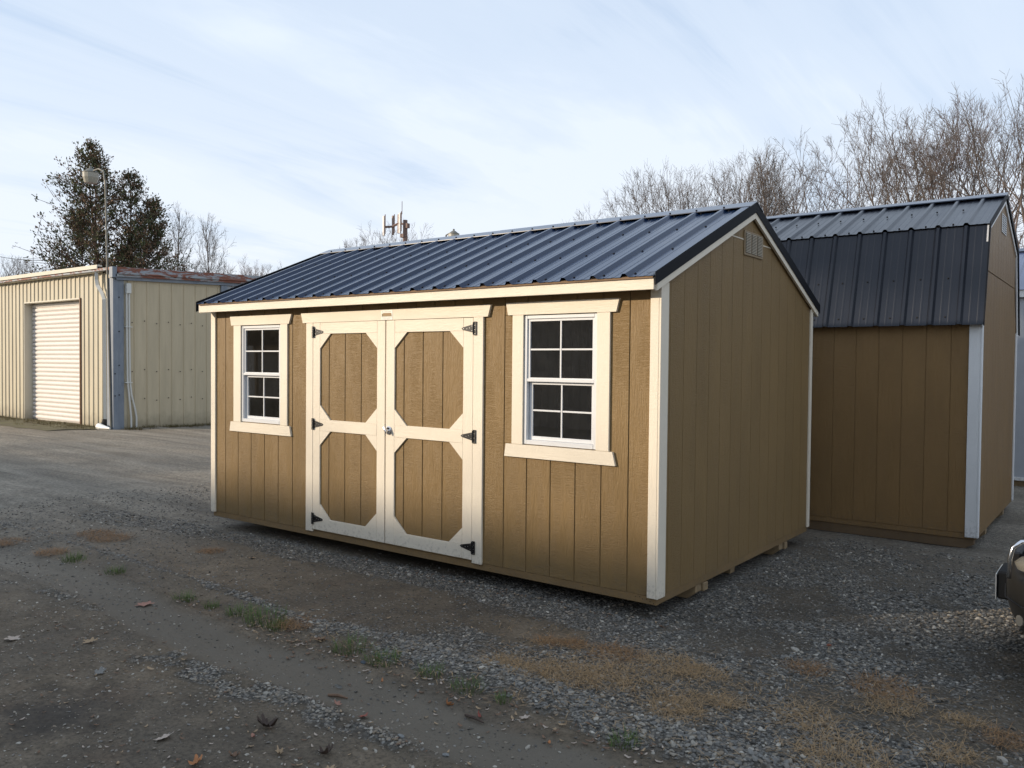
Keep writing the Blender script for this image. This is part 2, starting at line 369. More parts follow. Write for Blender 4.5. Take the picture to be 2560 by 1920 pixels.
def ground_mat():
    m, nt, p = mat('yard_ground')
    t = nt.nodes.new('ShaderNodeTexCoord'); P = t.outputs['Object']
    ag = N(nt, 'ShaderNodeAttribute', _attribute_name='gravel').outputs['Fac']; at = N(nt, 'ShaderNodeAttribute', _attribute_name='track').outputs['Fac']
    big = noise(nt, P, .7, 5, .6); mid = noise(nt, P, 4.5, 5, .65); fin = noise(nt, P, 48, 6, .75); spk = noise(nt, P, 190, 3, .7)
    soil = cmix(nt, RAMP(nt, mid, [(.32, 0.), (.68, 1.)]), (.11, .086, .058), (.225, .18, .128))
    soil = cmix(nt, MATH(nt, 'MULTIPLY', RAMP(nt, big, [(.40, 1.), (.58, 0.)]), .6), soil, (.088, .078, .064))
    redd = RAMP(nt, noise(nt, P, 2.1, 4, .6), [(.56, 0.), (.7, 1.)]); soil = cmix(nt, MATH(nt, 'MULTIPLY', redd, .35), soil, (.17, .112, .07))
    vo = N(nt, 'ShaderNodeTexVoronoi', Scale=62, Randomness=1.0); nt.links.new(P, vo.inputs[0])
    st = RAMP(nt, vo.outputs['Distance'], [(.0, 1.), (.55, .35), (.9, .02)])
    sc = nt.nodes.new('ShaderNodeSeparateColor'); nt.links.new(vo.outputs['Color'], sc.inputs[0])
    stone = cmix(nt, RAMP(nt, sc.outputs[0], [(.1, 0.), (.75, .45), (.97, 1.)]), (.08, .075, .066), (.38, .355, .31))
    stone = cmix(nt, RAMP(nt, sc.outputs[1], [(.75, 0.), (.95, .6)]), stone, (.20, .16, .11))
    stone = cmix(nt, MATH(nt, 'MULTIPLY', RAMP(nt, st, [(.1, 1.), (.5, 0.)]), .7), stone, (.018, .018, .018))
    # gravel everywhere in the mid distance, by patches
    ln = nt.nodes.new('ShaderNodeVectorMath'); ln.operation = 'DISTANCE'; nt.links.new(P, ln.inputs[0]); ln.inputs[1].default_value = (2.4, -4.7, 0)
    pat = RAMP(nt, noise(nt, P, .9, 5, .62), [(.42, 0.), (.6, .85)])
    outer = MATH(nt, 'MULTIPLY', RAMP(nt, MATH(nt, 'DIVIDE', ln.outputs['Value'], 20.), [(.33, 0.), (.5, 1.)]), pat)
    sx = nt.nodes.new('ShaderNodeSeparateXYZ'); nt.links.new(P, sx.inputs[0])
    g = MATH(nt, 'MAXIMUM', ag, outer)
    g2 = RAMP(nt, MATH(nt, 'ADD', g, MATH(nt, 'MULTIPLY', MATH(nt, 'SUBTRACT', fin, .5), 1.1)), [(.28, 0.), (.62, 1.)])
    # scattered single chips in the mud
    v3 = N(nt, 'ShaderNodeTexVoronoi', Scale=44, Randomness=1.0); nt.links.new(P, v3.inputs[0])
    chip = RAMP(nt, MATH(nt, 'ADD', v3.outputs['Distance'], MATH(nt, 'MULTIPLY', spk, .12)), [(.17, 1.), (.27, 0.)])
    s3 = nt.nodes.new('ShaderNodeSeparateColor'); nt.links.new(v3.outputs['Color'], s3.inputs[0])
    chip = MATH(nt, 'MULTIPLY', chip, RAMP(nt, s3.outputs[2], [(.5, 0.), (.55, 1.)]))
    soil = cmix(nt, MATH(nt, 'MULTIPLY', chip, .55), soil, (.17, .165, .155))
    soil = cmix(nt, MATH(nt, 'MULTIPLY', RAMP(nt, fin, [(.38, 1.), (.55, 0.)]), .6), soil, (.035, .029, .022))
    track = cmix(nt, mid, (.118, .103, .080), (.16, .14, .112))
    soil = cmix(nt, at, soil, track)
    col = cmix(nt, g2, soil, stone)
    # warm dry drive on the far left
    drv = RAMP(nt, MATH(nt, 'DIVIDE', ln.outputs['Value'], 30.), [(.20, 0.), (.36, 1.)])
    mps = nt.nodes.new('ShaderNodeMapping'); mps.inputs['Rotation'].default_value = (0, 0, R_(-12)); mps.inputs['Scale'].default_value = (.25, 2.6, 1); nt.links.new(P, mps.inputs[0])
    strk = RAMP(nt, noise(nt, mps.outputs[0], 1.0, 6, .7, .4), [(.36, 0.), (.64, 1.)])
    dry = cmix(nt, strk, (.245, .212, .165), (.44, .39, .31))
    dry = cmix(nt, RAMP(nt, noise(nt, P, 26, 4, .75), [(.42, .55), (.6, 0.)]), dry, (.07, .06, .05))
    col = cmix(nt, MATH(nt, 'MULTIPLY', drv, .8), col, dry)
    dark_spot = nt.nodes.new('ShaderNodeVectorMath'); dark_spot.operation = 'DISTANCE'; nt.links.new(P, dark_spot.inputs[0]); dark_spot.inputs[1].default_value = (-1.55, -3.0, 0)  # round near-black patch in the foreground ground colour
    pf = RAMP(nt, MATH(nt, 'ADD', dark_spot.outputs['Value'], MATH(nt, 'MULTIPLY', MATH(nt, 'SUBTRACT', mid, .5), .5)), [(.1, 1.), (.42, 0.)])
    col = cmix(nt, MATH(nt, 'MULTIPLY', pf, .6), col, (.028, .027, .027))
    nt.links.new(col, p.inputs['Base Color'])
    h = MATH(nt, 'ADD', MATH(nt, 'MULTIPLY', fin, .5), MATH(nt, 'MULTIPLY', spk, .25))
    h = MATH(nt, 'ADD', h, MATH(nt, 'MULTIPLY', MATH(nt, 'MULTIPLY', st, g2), 1.3))
    h = MATH(nt, 'ADD', h, MATH(nt, 'MULTIPLY', chip, .6))
    bump(nt, p, h, .85, .012)
    p.inputs['Roughness'].default_value = .88; p.inputs['Specular IOR Level'].default_value = .25
    return m
m_ground = ground_mat(); me.materials.append(m_ground)
ground = bpy.data.objects.new('ground', me); COL.objects.link(ground); tag(ground, kind='structure')
def gh(x, y): return float(ground_h(np.array([x*1.]), np.array([y*1.]))[0])

# ------------------------------------------------------------------ corrugated sheets
def rib_profile(x0, x1, pitch, h, bw, tw, phase, minor=.0, mh=.004, mw=.022):
    """x positions and heights of a ribbed sheet between x0 and x1; ribs centred at phase + k*pitch"""
    pts = [(x0, 0.)]
    k = math.floor((x0-phase)/pitch)-1
    while phase+k*pitch < x1+pitch:
        c = phase+k*pitch
        pts += [(c-bw/2, 0), (c-tw/2, h), (c+tw/2, h), (c+bw/2, 0)]
        if minor:
            for q in (pitch/3+bw*.12, 2*pitch/3-bw*.12): pts += [(c+q-mw/2, 0), (c+q-mw/4, mh), (c+q+mw/4, mh), (c+q+mw/2, 0)]
        k += 1
    pts = sorted([p for p in pts if x0 <= p[0] <= x1]+[(x1, 0.)], key=lambda p: p[0])
    o = [pts[0]]
    for p in pts[1:]:
        if p[0]-o[-1][0] > 1e-5: o.append(p)
    return o
def ribbed(prof, base, across, along, up, L, th=.0012):
    """sheet: base + x*across + h*up, running L along; th gives it thickness"""
    base, across, along, up = map(Vector, (base, across, along, up)); n = len(prof); v = []
    for t, dz in ((0, 0), (L, 0), (L, -th), (0, -th)):
        for (x, h) in prof: v.append(base+across*x+up*(h+dz)+along*t)
    f = []
    for a in range(4):
        b = (a+1) % 4
        for i in range(n-1): f.append((a*n+i, a*n+i+1, b*n+i+1, b*n+i))
    f.append((0, n, 2*n, 3*n)); f.append((n-1, 4*n-1, 3*n-1, 2*n-1))
    return MB().add(v, f)

# ------------------------------------------------------------------ storage shed in front
L, W = 4.845, 3.027
shed = empty('storage_shed', (-L/2, W/2, 0), 'brown gabled shed with cream trim, cream double doors and dark blue metal roof', 'shed')
YW = 0.0
def splank(x0, x1, z0, z1): part('siding_board', B(x0+.003, x1-.003, 0, .011, z0, z1, c=.002), m_side, shed)
bnd = [-.0107-.2032*k for k in range(7)]             # .. -1.2299
bnd += [-1.428, -1.707, -1.910, -2.108, -2.31, -2.511, -2.715, -2.918, -3.12, -3.421, -3.6212]
bnd += [-3.6212-.2032*k for k in range(1, 7)]
bnd[0] = -.001; bnd[-1] = -4.844
ZB, ZT = .0538, 2.02
W1 = (-4.39, -3.782, .955, 1.865); W2 = (-1.062, -.454, .960, 1.872); DO = (-3.40, -1.44, .05, 1.868)
for a, b in zip(bnd[1:], bnd[:-1]):
    segs = [(ZB, ZT)]
    for (ox0, ox1, oz0, oz1) in (W1, W2, DO):
        if b > ox0+.002 and a < ox1-.002:
            if a < ox0-.03 and b > ox0: splank(a, ox0-.002 if True else b, oz0, oz1)
            if b > ox1+.03 and a < ox1: splank(ox1+.002, b, oz0, oz1)
            segs = [s for s in ((ZB, oz0-.001), (oz1+.001, ZT)) if s[1]-s[0] > .03]
    for s in segs: splank(a, b, *s)
# sheathing behind the boards (visible only in the grooves), with the openings left free
sh = MB()
xs = sorted([-L, 0, W1[0], W1[1], W2[0], W2[1], DO[0], DO[1]])
for a, b in zip(xs[:-1], xs[1:]):
    mid = (a+b)/2; op = [o for o in (W1, W2, DO) if o[0] <= mid <= o[1]]
    if op: sh.box(a, b, .006, .014, ZB, op[0][2]); sh.box(a, b, .006, .014, op[0][3], ZT)
    else: sh.box(a, b, .006, .014, ZB, ZT)
part('front_sheathing', sh, m_side, shed)
part('rim_board', B(-L+.002, 0, .003, .04, 0, .0535, c=.003), m_rim, shed)
part('rim_board', B(-.037, -.003, .041, W, 0, .0535, c=.003), painted_wood('brown_rim_paint_gable', (.225, .145, .065), 'y', .55, .6, .16), shed)
part('rim_board', B(-L+.002, -.04, W-.04, W, 0, .0535), m_rim, shed); part('rim_board', B(-L+.003, -L+.04, .041, W-.041, 0, .0535), m_rim, shed)
rnail = MB()
for (x, z) in ((-.02, .012), (-.045, .02), (-.07, .03), (-.10, .027), (-.12, .038), (-.02, .04), (-.15, .034), (-.55, .03), (-1.35, .025), (-1.45, .03), (-2.2, .028)):
    rnail.tube([(x, .004, z), (x, .0015, z)], .003, 6)
tag(part('nail_holes', rnail, m_dark, shed), kind='stuff')
# gable wall boards: cut to the roof slope
SL = .417
def zroof(y): return 2.058-.0+SL*(y+.11) if y < W/2 else 2.058+SL*(W-y+.11)   # underside of the roof
gb = [.001]+[.1456+.2032*k for k in range(15)]; gb = [g for g in gb if g < W-.05]+[W-.001]
ZF = 2.484
for a, b in zip(gb[:-1], gb[1:]):
    a2, b2 = a+.0022, b-.0022
    def top(y): return zroof(y)-.045
    ta_, tb_ = top(a2), top(b2)
    pl = [(a2, ZB), (b2, ZB), (b2, min(tb_, ZF)), ]
    cr = None
    if a2 < W/2 < b2: pts_top = [(b2, tb_), (W/2, top(W/2)), (a2, ta_)]
    else: pts_top = [(b2, tb_), (a2, ta_)]
    if min(ta_, tb_) > ZF+.03:
        part('siding_board', MB().prism([(a2, ZB), (b2, ZB), (b2, ZF-.002), (a2, ZF-.002)], 'x', -.011, 0), m_side, shed)
        part('siding_board', MB().prism([(a2, ZF+.012), (b2, ZF+.012)]+pts_top, 'x', -.011, .0), m_side, shed)
    else:
        part('siding_board', MB().prism([(a2, ZB), (b2, ZB)]+pts_top, 'x', -.011, 0), m_side, shed)
part('gable_sheathing', MB().prism([(.012, ZB), (W-.012, ZB), (W-.012, 2.0), (W/2, zroof(W/2)-.05), (.012, 2.0)], 'x', -.015, -.0035), m_side, shed)
part('gable_sheathing', MB().prism([(.012, ZB), (W-.012, ZB), (W-.012, 2.0), (W/2, zroof(W/2)-.05), (.012, 2.0)], 'x', -L, -L+.015), m_side, shed)
part('rear_sheathing', B(-L+.016, -.016, W-.014, W, ZB, ZT, c=0), m_side, shed)
part('panel_joint_flashing', B(-.001, .004, 1.13, 1.354, ZF, ZF+.009, c=.001), m_trimy, shed)
part('panel_joint_flashing', B(-.001, .004, 1.752, 1.94, ZF, ZF+.009, c=.001), m_trimy, shed)
# corner boards
part('corner_board', B(-.061, -.0005, -.016, -.0003, .045, 2.03, c=.002), m_trimz, shed)
part('corner_board', B(.0004, .016, -.016, .091, .045, 2.055, c=.002), m_trimz, shed)
part('corner_board', B(-4.861, -4.789, -.016, -.0003, .045, 2.01, c=.002), m_trimz, shed)
part('corner_board', B(-4.861, -4.8455, .0003, .075, .045, 2.01, c=.002), m_trimz, shed)
part('corner_board', B(.0004, .016, 2.985, 3.043, .045, 2.05, c=.002), m_trimz, shed)
part('corner_board', B(-.06, 0, 3.0275, 3.043, .045, 2.02, c=.002), m_trimz, shed)
# eave fascia, soffit, rake boards
part('fascia_board', B(-4.90, .018, -.128, -.110, 1.995, 2.074, c=.002), m_trimx, shed)
part('fascia_board', B(-4.90, .018, W+.110, W+.128, 1.995, 2.074, c=.002), m_trimx, shed)
part('soffit', B(-4.89, -.0, -.1095, -.0165, 2.012, 2.03, c=0), m_trimx, shed)
def rake(x0, x1, y0, y1, zlo, zhi, name, m):
    """sloped bar on a gable, following the roof; z offsets relative to the roof line"""
    A = lambda y: 1.989+SL*((y if y < W/2 else W-y)+.109)
    return part(name, MB().prism([(y0, A(y0)+zlo), (y1, A(y1)+zlo), (y1, A(y1)+zhi), (y0, A(y0)+zhi)], 'x', x0, x1), m, shed)
rake(.0165, .033, -.1092, W/2-.0005, 0, .09, 'rake_board', m_trimy)
rake(.0165, .033, W/2+.0005, W+.1092, 0, .09, 'rake_board', m_trimy)
rake(-4.895, -4.880, -.1092, W/2-.0005, 0, .09, 'rake_board', m_trimy)
rake(-4.895, -4.880, W/2+.0005, W+.1092, 0, .09, 'rake_board', m_trimy)
rake(-.0, .0160, .12, W/2-.0005, .02, .085, 'rake_packer', m_trimy); rake(-.0, .0160, W/2+.0005, W-.12, .02, .085, 'rake_packer', m_trimy)
# roof deck and ribbed panels
YE = -.145; CS = math.cos(math.atan(SL)); LS = (W/2-YE)/CS
zt0 = 2.078
prof_phase = -.181
for side in (0, 1):
    if side == 0: al = Vector((0, CS, CS*SL)); up = Vector((0, -CS*SL, CS)); base = Vector((0, YE, zt0))
    else: al = Vector((0, -CS, CS*SL)); up = Vector((0, CS*SL, CS)); base = Vector((0, W-YE, zt0))
    e = [.034]
    x = -.181-.2286*1.12
    while x > -4.9: e.append(x); x -= .9144
    e.append(-4.905)
    for a, b in zip(e[1:], e[:-1]):
        o = part('roof_panel', ribbed(rib_profile(a+.001, b-.001, .2286, .023, .058, .022, prof_phase, 1, .0022), base, (1, 0, 0), al, up, LS-.012), m_roof, shed)
    sl = MB()
    dk = [(YE+.006, zt0+.0), (W/2, zt0+SL*(W/2-YE)-.014)]
    if side: dk = [(W-y, z) for y, z in dk]
    sl.prism([dk[0], dk[1], (dk[1][0], dk[1][1]-.014), (dk[0][0], dk[0][1]-.014)], 'x', -4.878, .016)
    part('roof_deck', sl, m_inner, shed)
scr = MB()
for t in (.06, .62, 1.2, 1.66):
    xk = prof_phase
    while xk > -4.85:
        for q in (.05,):
            c = Vector((xk+q, YE, zt0))+Vector((0, CS, CS*SL))*t; upv = Vector((0, -CS*SL, CS))
            scr.tube([c, c+upv*.004, c+upv*.008], [.009, .009, .004], 6)
        xk -= .2286
tag(part('roof_screws', scr, m_flash, shed), kind='stuff')
zr = zt0+SL*(W/2-YE)
def vcap(x0, x1, dz, w, hem, m, name, th=.0025):
    yl, yr = W/2-w, W/2+w; za = zr+dz; zb = za-SL*w
    v = [(yl, zb-hem), (yl, zb), (W/2, za), (yr, zb), (yr, zb-hem), (yr-.003, zb-hem), (yr-.003, zb-th-.002), (W/2, za-th-.002), (yl+.003, zb-th-.002), (yl+.003, zb-hem)]
    return part(name, MB().prism(v, 'x', x0, x1), m, shed)
vcap(-4.915, -2.45, .026, .135, .006, m_cap, 'ridge_cap'); vcap(-2.46, .044, .0275, .135, .006, m_cap, 'ridge_cap')
cs_ = MB()
xk = prof_phase
while xk > -4.85:
    yy = W/2-.105; zz_ = zr+.026-SL*.105
    cs_.tube([(xk, yy, zz_), (xk, yy, zz_+.009)], .008, 6); xk -= .2286
tag(part('ridge_cap_screws', cs_, m_flash, shed), kind='stuff')
# rake flashing: upright leg on the gable and a flat leg over the panels
for (y0, y1) in ((YE-.002, W/2-.0004), (W/2+.0004, W-YE+.002)):
    zz0 = lambda y: zt0+SL*((y if y < W/2 else W-y)-YE)
    part('rake_flashing', MB().prism([(y0, zz0(y0)+.023), (y1, zz0(y1)+.023), (y1, zz0(y1)-.058), (y0, zz0(y0)-.058)], 'x', .0365, .0395), m_flash, shed)
    part('rake_flashing', MB().prism([(y0, zz0(y0)+.0235), (y1, zz0(y1)+.0235), (y1, zz0(y1)+.0212), (y0, zz0(y0)+.0212)], 'x', -.022, .0363), m_roof, shed)
    part('rake_flashing', MB().prism([(y0, zz0(y0)+.023), (y1, zz0(y1)+.023), (y1, zz0(y1)-.075), (y0, zz0(y0)-.075)], 'x', -4.912, -4.909), m_flash, shed)
# gable vent
part('gable_vent', B(.0008, .010, 1.360, 1.750, 2.373, 2.560, c=.003), m_vent, shed)
vent = COL.objects[-1] if False else [o for o in COL.objects if o.name.startswith('gable_vent')][0]
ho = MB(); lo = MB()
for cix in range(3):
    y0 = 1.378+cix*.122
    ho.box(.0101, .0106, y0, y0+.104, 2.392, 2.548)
    for j in range(13):
        z = 2.396+j*.0118
        lo.add([(.0108, y0+.002, z+.008), (.0108, y0+.102, z+.008), (.017, y0+.102, z), (.017, y0+.002, z), (.0108, y0+.002, z+.004), (.0108, y0+.102, z+.004), (.0165, y0+.102, z-.002), (.0165, y0+.002, z-.002)],
               [(0, 1, 2, 3), (4, 7, 6, 5), (2, 6, 7, 3), (0, 4, 5, 1), (0, 3, 7, 4), (1, 5, 6, 2)])
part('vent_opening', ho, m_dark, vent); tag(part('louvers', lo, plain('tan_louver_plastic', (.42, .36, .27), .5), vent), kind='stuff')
# interior
part('floor_deck', B(-L+.02, -.02, .02, W-.02, .01, .035, c=0), m_inner, shed)
stud = MB()
for x in (-4.83, -4.43, -3.74, -3.45, -1.36, -1.1, -.415, -.06):
    stud.box(x, x+.038, .016, .10, .04, 2.0)
tag(part('wall_studs', stud, m_lumber, shed), kind='stuff')
st2 = MB()
for k in range(12): st2.box(-4.8+k*.41, -4.762+k*.41, W-.10, W-.016, .04, 2.0)
for z in (1.87, .9):
    for (a, b) in ((W1[0], W1[1]), (W2[0], W2[1])): st2.box(a, b, .016, .10, z, z+.05)
for k in range(10):
    x = -4.6+k*.5
    st2.prism([(.02, 2.0), (W-.02, 2.0), (W-.02, 2.06), (W/2, 2.64), (.02, 2.06)], 'x', x, x+.02) if False else st2.box(x, x+.038, .1, W-.1, 1.98, 2.05)
tag(part('back_framing', st2, m_inner, shed), kind='stuff')
# windows
def window(x0, x1, zb, zt, hd, sl_, cs1, cs2, lab):
    """x0..x1/zb..zt: frame; hd, sl_: trapezoid header and sill; cs: side casings"""
    F0 = MB()
    f = .024
    F0.box(x0, x0+f, -.004, .05, zb, zt, .002); F0.box(x1-f, x1, -.004, .05, zb, zt, .002)
    F0.box(x0+f, x1-f, -.004, .05, zt-f, zt, .002); F0.box(x0+f, x1-f, -.006, .05, zb, zb+.03, .002)
    wd = part('window', F0, m_vinyl, shed); wd['label'] = lab
    part('window_header', MB().prism([(hd[0], hd[4]), (hd[1], hd[4]), (hd[3], hd[5]), (hd[2], hd[5])], 'y', -.019, -.0003), m_trimx, wd)
    part('window_sill', MB().prism([(sl_[0], sl_[4]), (sl_[1], sl_[4]), (sl_[3], sl_[5]), (sl_[2], sl_[5])], 'y', -.019, -.0003), m_trimx, wd)
    for c in (cs1, cs2): part('side_casing', B(c[0], c[1], -.016, -.0003, sl_[4]+.001, hd[5]-.001, c=.002), m_trimz, wd)
    zm = zb+(zt-zb)*.505
    for (nm, y, a, b, zlo, zhi, e) in (('upper_sash', .006, x0+f+.001, x1-f-.001, zm-.005, zt-f-.001, .018), ('lower_sash', .024, x0+f+.006, x1-f-.006, zb+.031, zm-.012, .026)):
        s = MB(); s.box(a, a+e, y, y+.016, zlo, zhi, .001); s.box(b-e, b, y, y+.016, zlo, zhi, .001)
        s.box(a+e, b-e, y, y+.016, zhi-e*.9, zhi, .001); s.box(a+e, b-e, y, y+.016, zlo, zlo+e, .001)
        part(nm, s, m_vinyl, wd)
        if nm == 'lower_sash':
            part('meeting_rail', B(x0+f, x1-f, -.002, .024, zm-.016, zm+.006, c=.002), m_vinyl, wd)
        ga, gb_, g0, g1 = a+e, b-e, zlo+e, zhi-e*.9; mx_, mz = (ga+gb_)/2, (g0+g1)/2
        part('muntin', B(mx_-.006, mx_+.006, y+.003, y+.009, g0, g1, c=.001), m_vinyl, wd)
        part('muntin', B(ga, mx_-.008, y+.003, y+.009, mz-.006, mz+.006, c=.001), m_vinyl, wd)
        part('muntin', B(mx_+.008, gb_, y+.003, y+.009, mz-.006, mz+.006, c=.001), m_vinyl, wd)
        for (pa, pb) in ((ga, mx_-.001), (mx_+.001, gb_)):
            for (pz0, pz1) in ((g0, mz-.001), (mz+.001, g1)):
                q = part('pane', MB().add([(pa, y+.0105, pz0), (pb, y+.0105, pz0), (pb, y+.0105, pz1), (pa, y+.0105, pz1)], [(0, 1, 2, 3)]), m_glass, wd, fix=False)
    return wd
window(-4.372, -3.782, .956, 1.860, (-4.543, -3.62, -4.522, -3.655, 1.953, 1.867), (-4.53, -3.645, -4.546, -3.623, .949, .859), (-4.489, -4.374), (-3.780, -3.679), 'left window beside the double doors')
window(-1.053, -.455, .963, 1.868, (-1.208, -.285, -1.190, -.308, 1.961, 1.874), (-1.201, -.325, -1.213, -.302, .957, .867), (-1.152, -1.055), (-.453, -.353), 'right window near the shed corner')
# double doors
def hinge(parent, xc, z, dirn):
    h = MB(); y0, y1 = -.0215, -.0162
    pl = (-.018, .018)
    h.box(xc+pl[0]*.8-.0*dirn, xc+pl[1]*.8, -.0245, -.0195, z-.05, z+.05, .001)
    h.tube([(xc+dirn*.012, -.026, z-.045), (xc+dirn*.012, -.026, z+.045)], .006, 8)
    a = xc+dirn*.016
    poly = [(a, z-.032), (a+dirn*.105, z-.010), (a+dirn*.118, z), (a+dirn*.105, z+.010), (a, z+.032)]
    h.prism(poly, 'y', -.0195, -.0164)
    hg = part('hinge', h, m_black, parent)
    return hg
SCREW = MB()
def leaf(x0, x1, st, side):
    zb, zt = .067, 1.866
    bk = MB(); gr = [g for g in ((-3.125, -2.923, -2.725) if side < 0 else (-2.232, -2.028, -1.822))]
    bk.box(x0+.004, x1-.004, .005, .016, zb+.004, zt-.004)
    dr = part('door', bk, m_side, shed); dr['label'] = 'left leaf of the double doors' if side < 0 else 'right leaf of the double doors, with the handle'
    xs = [x0+.006]+gr+[x1-.006]
    for a, b in zip(xs[:-1], xs[1:]): part('door_board', B(a+.003, b-.003, -.003, .0048, zb+.006, zt-.006, c=.002), m_side, dr)
    a, b = st
    F_, Bk = -.0165, -.0031
    part('stile', B(x0, a-.0008, F_, Bk, zb, zt, c=.0018), m_trimz, dr); part('stile', B(b+.0008, x1, F_, Bk, zb, zt, c=.0018), m_trimz, dr)
    for (z0, z1) in ((zb, .170), (.932, 1.030), (1.770, zt)): part('rail', B(a, b, F_, Bk, z0, z1, c=.0018), m_trimx, dr)
    for (z0, z1) in ((.1705, .9315), (1.0305, 1.7695)):
        for (xa, dx) in ((a, 1), (b, -1)):
            for (zc, dz) in ((z0, 1), (z1, -1)):
                tri = [(xa, zc), (xa+dx*.133, zc), (xa, zc+dz*.124)]
                part('corner_brace', MB().prism(tri, 'y', F_+.0004, Bk), m_trimx, dr)
    for z in (1.786, .987, .161):
        if side < 0: hinge(dr, x0+.004, z, 1)
        else: hinge(dr, x1-.002+.024, z, -1)
    sc_ = MB()
    for z in (1.786, .987, .161):
        xc, dn = (x0+.004, 1) if side < 0 else (x1+.022, -1)
        for (qx, qz) in ((-.006, .038), (.002, .022), (-.006, .008), (.002, -.01), (-.006, -.024), (.002, -.04)):
            sc_.tube([(xc+qx, -.0246, z+qz), (xc+qx, -.0262, z+qz)], .0026, 6)
        for (qx, qz) in ((.032, .018), (.032, -.016), (.055, .004), (.08, -.002), (.112, 0)):
            sc_.tube([(xc+dn*qx, -.0196, z+qz), (xc+dn*qx, -.0212, z+qz)], .0026, 6)
    tag(part('hinge_screws', sc_, plain('screw_steel_%d' % side, (.5, .5, .48), .35, .8), dr), kind='stuff')
    return dr
leaf(-3.322, -2.4335, (-3.23, -2.526), -1)
dR = leaf(-2.4225, -1.513, (-2.325, -1.608), 1)
hn = MB(); hc = Vector((-2.383, -.0165, .983))
hn.tube([hc, hc+Vector((0, -.006, 0)), hc+Vector((0, -.010, 0)), hc+Vector((0, -.011, 0))], [.034, .034, .027, .012], 20)
hn.tube([hc+Vector((0, -.010, 0)), hc+Vector((0, -.035, 0))], [.012, .010], 12)
hn.tube([hc+Vector((-.022, -.036, .028)), hc+Vector((-.008, -.040, .008)), hc+Vector((.0, -.040, -.006)), hc+Vector((.004, -.038, -.024))], [.007, .009, .009, .006], 10)
part('handle', hn, m_chrome, dR, smooth=False)
ho_ = MB(); ho_.tube([hc+Vector((0, -.0115, .016)), hc+Vector((0, -.0135, .016))], .009, 10); part('lock_keyhole', ho_, m_black, dR)
part('strike_plate', MB().box(-2.4325, -2.4235, -.017, -.002, .935, 1.03, 0), m_chrome, dR)
part('door_casing', B(-3.415, -3.3245, -.0175, -.0003, .045, 1.866, c=.002), m_trimz, shed)
part('door_casing', B(-1.511, -1.418, -.0175, -.0003, .045, 1.870, c=.002), m_trimz, shed)
part('door_header', MB().prism([(-3.484, 1.953), (-1.348, 1.957), (-1.374, 1.8705), (-3.458, 1.8675)], 'y', -.0205, -.0003), m_trimx, shed)
part('door_threshold', B(-3.32, -1.515, -.004, .05, .055, .066, c=.001), m_rim, shed)
part('dark_gap_sheet', B(-3.3240, -1.512, .017, .03, .05, 1.86, c=0), m_dark, shed)  # near-black sheet behind both leaves; paints the gaps as dark as shade
# maker's plate over the doors: white card, small brown shed picture, lines of tiny print
def card():
    m_card = plain('printed_card', (.74, .74, .68), .45)
    m_pic = plain('brown_print', (.28, .17, .07), .6); m_ink = plain('ink', (.10, .10, .12), .6); m_grn = plain('print_green', (.16, .14, .06), .6)
    cd = part('name_plate', B(-2.474, -2.346, -.0222, -.0207, 1.8705, 1.948, c=.0005), m_card, shed)
    part('shed_picture', MB().prism([(-2.462, 1.903), (-2.457, 1.922), (-2.449, 1.926), (-2.366, 1.926), (-2.358, 1.920), (-2.356, 1.903)], 'y', -.0228, -.0223), m_pic, cd)
    gl_ = MB(); gl_.box(-2.468, -2.354, -.0230, -.0223, 1.898, 1.9025); gl_.box(-2.466, -2.455, -.0233, -.0229, 1.903, 1.922)
    part('picture_ground', gl_, m_grn, cd)
    tx = MB(); rnd = random.Random(4)
    x = -2.461; tx.box(x, x+.006, -.0226, -.0223, 1.932, 1.939)
    x = -2.446
    while x < -2.368:
        wd_ = rnd.uniform(.003, .0055); hgt = rnd.choice((.004, .004, .007)); tx.box(x, x+.0016, -.0226, -.0223, 1.933, 1.933+hgt)
        tx.box(x, x+wd_, -.0226, -.0223, 1.9345, 1.9355); x += wd_+.0022
    for (z, a, b) in ((1.8905, -2.462, -2.352), (1.8855, -2.468, -2.36), (1.8805, -2.455, -2.375), (1.8755, -2.466, -2.358)):
        x = a
        while x < b:
            wd_ = rnd.uniform(.003, .010); tx.box(x, min(b, x+wd_), -.0226, -.0223, z, z+.0013); x += wd_+.0025
    tag(part('print_lines', tx, m_ink, cd), kind='stuff')
card()
# skids under the floor
for y in (.61, 2.30):
    part('skid', MB().prism([(-L+.08, -.0005), (-.01, -.0005), (-.01, -.05), (-.07, -.098), (-L+.08, -.098)], 'y', y, y+.09) , m_oldwood, shed)
m_fl = B(.0-.12, -.012, .735, .80, -.004, -.0605, c=.003)
part('skid_block', B(-.11, .004, .715, .790, -.0605, -.002, c=.004), m_oldwood, shed); part('skid_block', B(-.11, .004, 2.41, 2.475, -.0605, -.002, c=.004), m_oldwood, shed)
for y in (1.45,): part('skid', MB().box(-L+.08, -.1, y, y+.09, -.098, -.001), m_oldwood, shed)

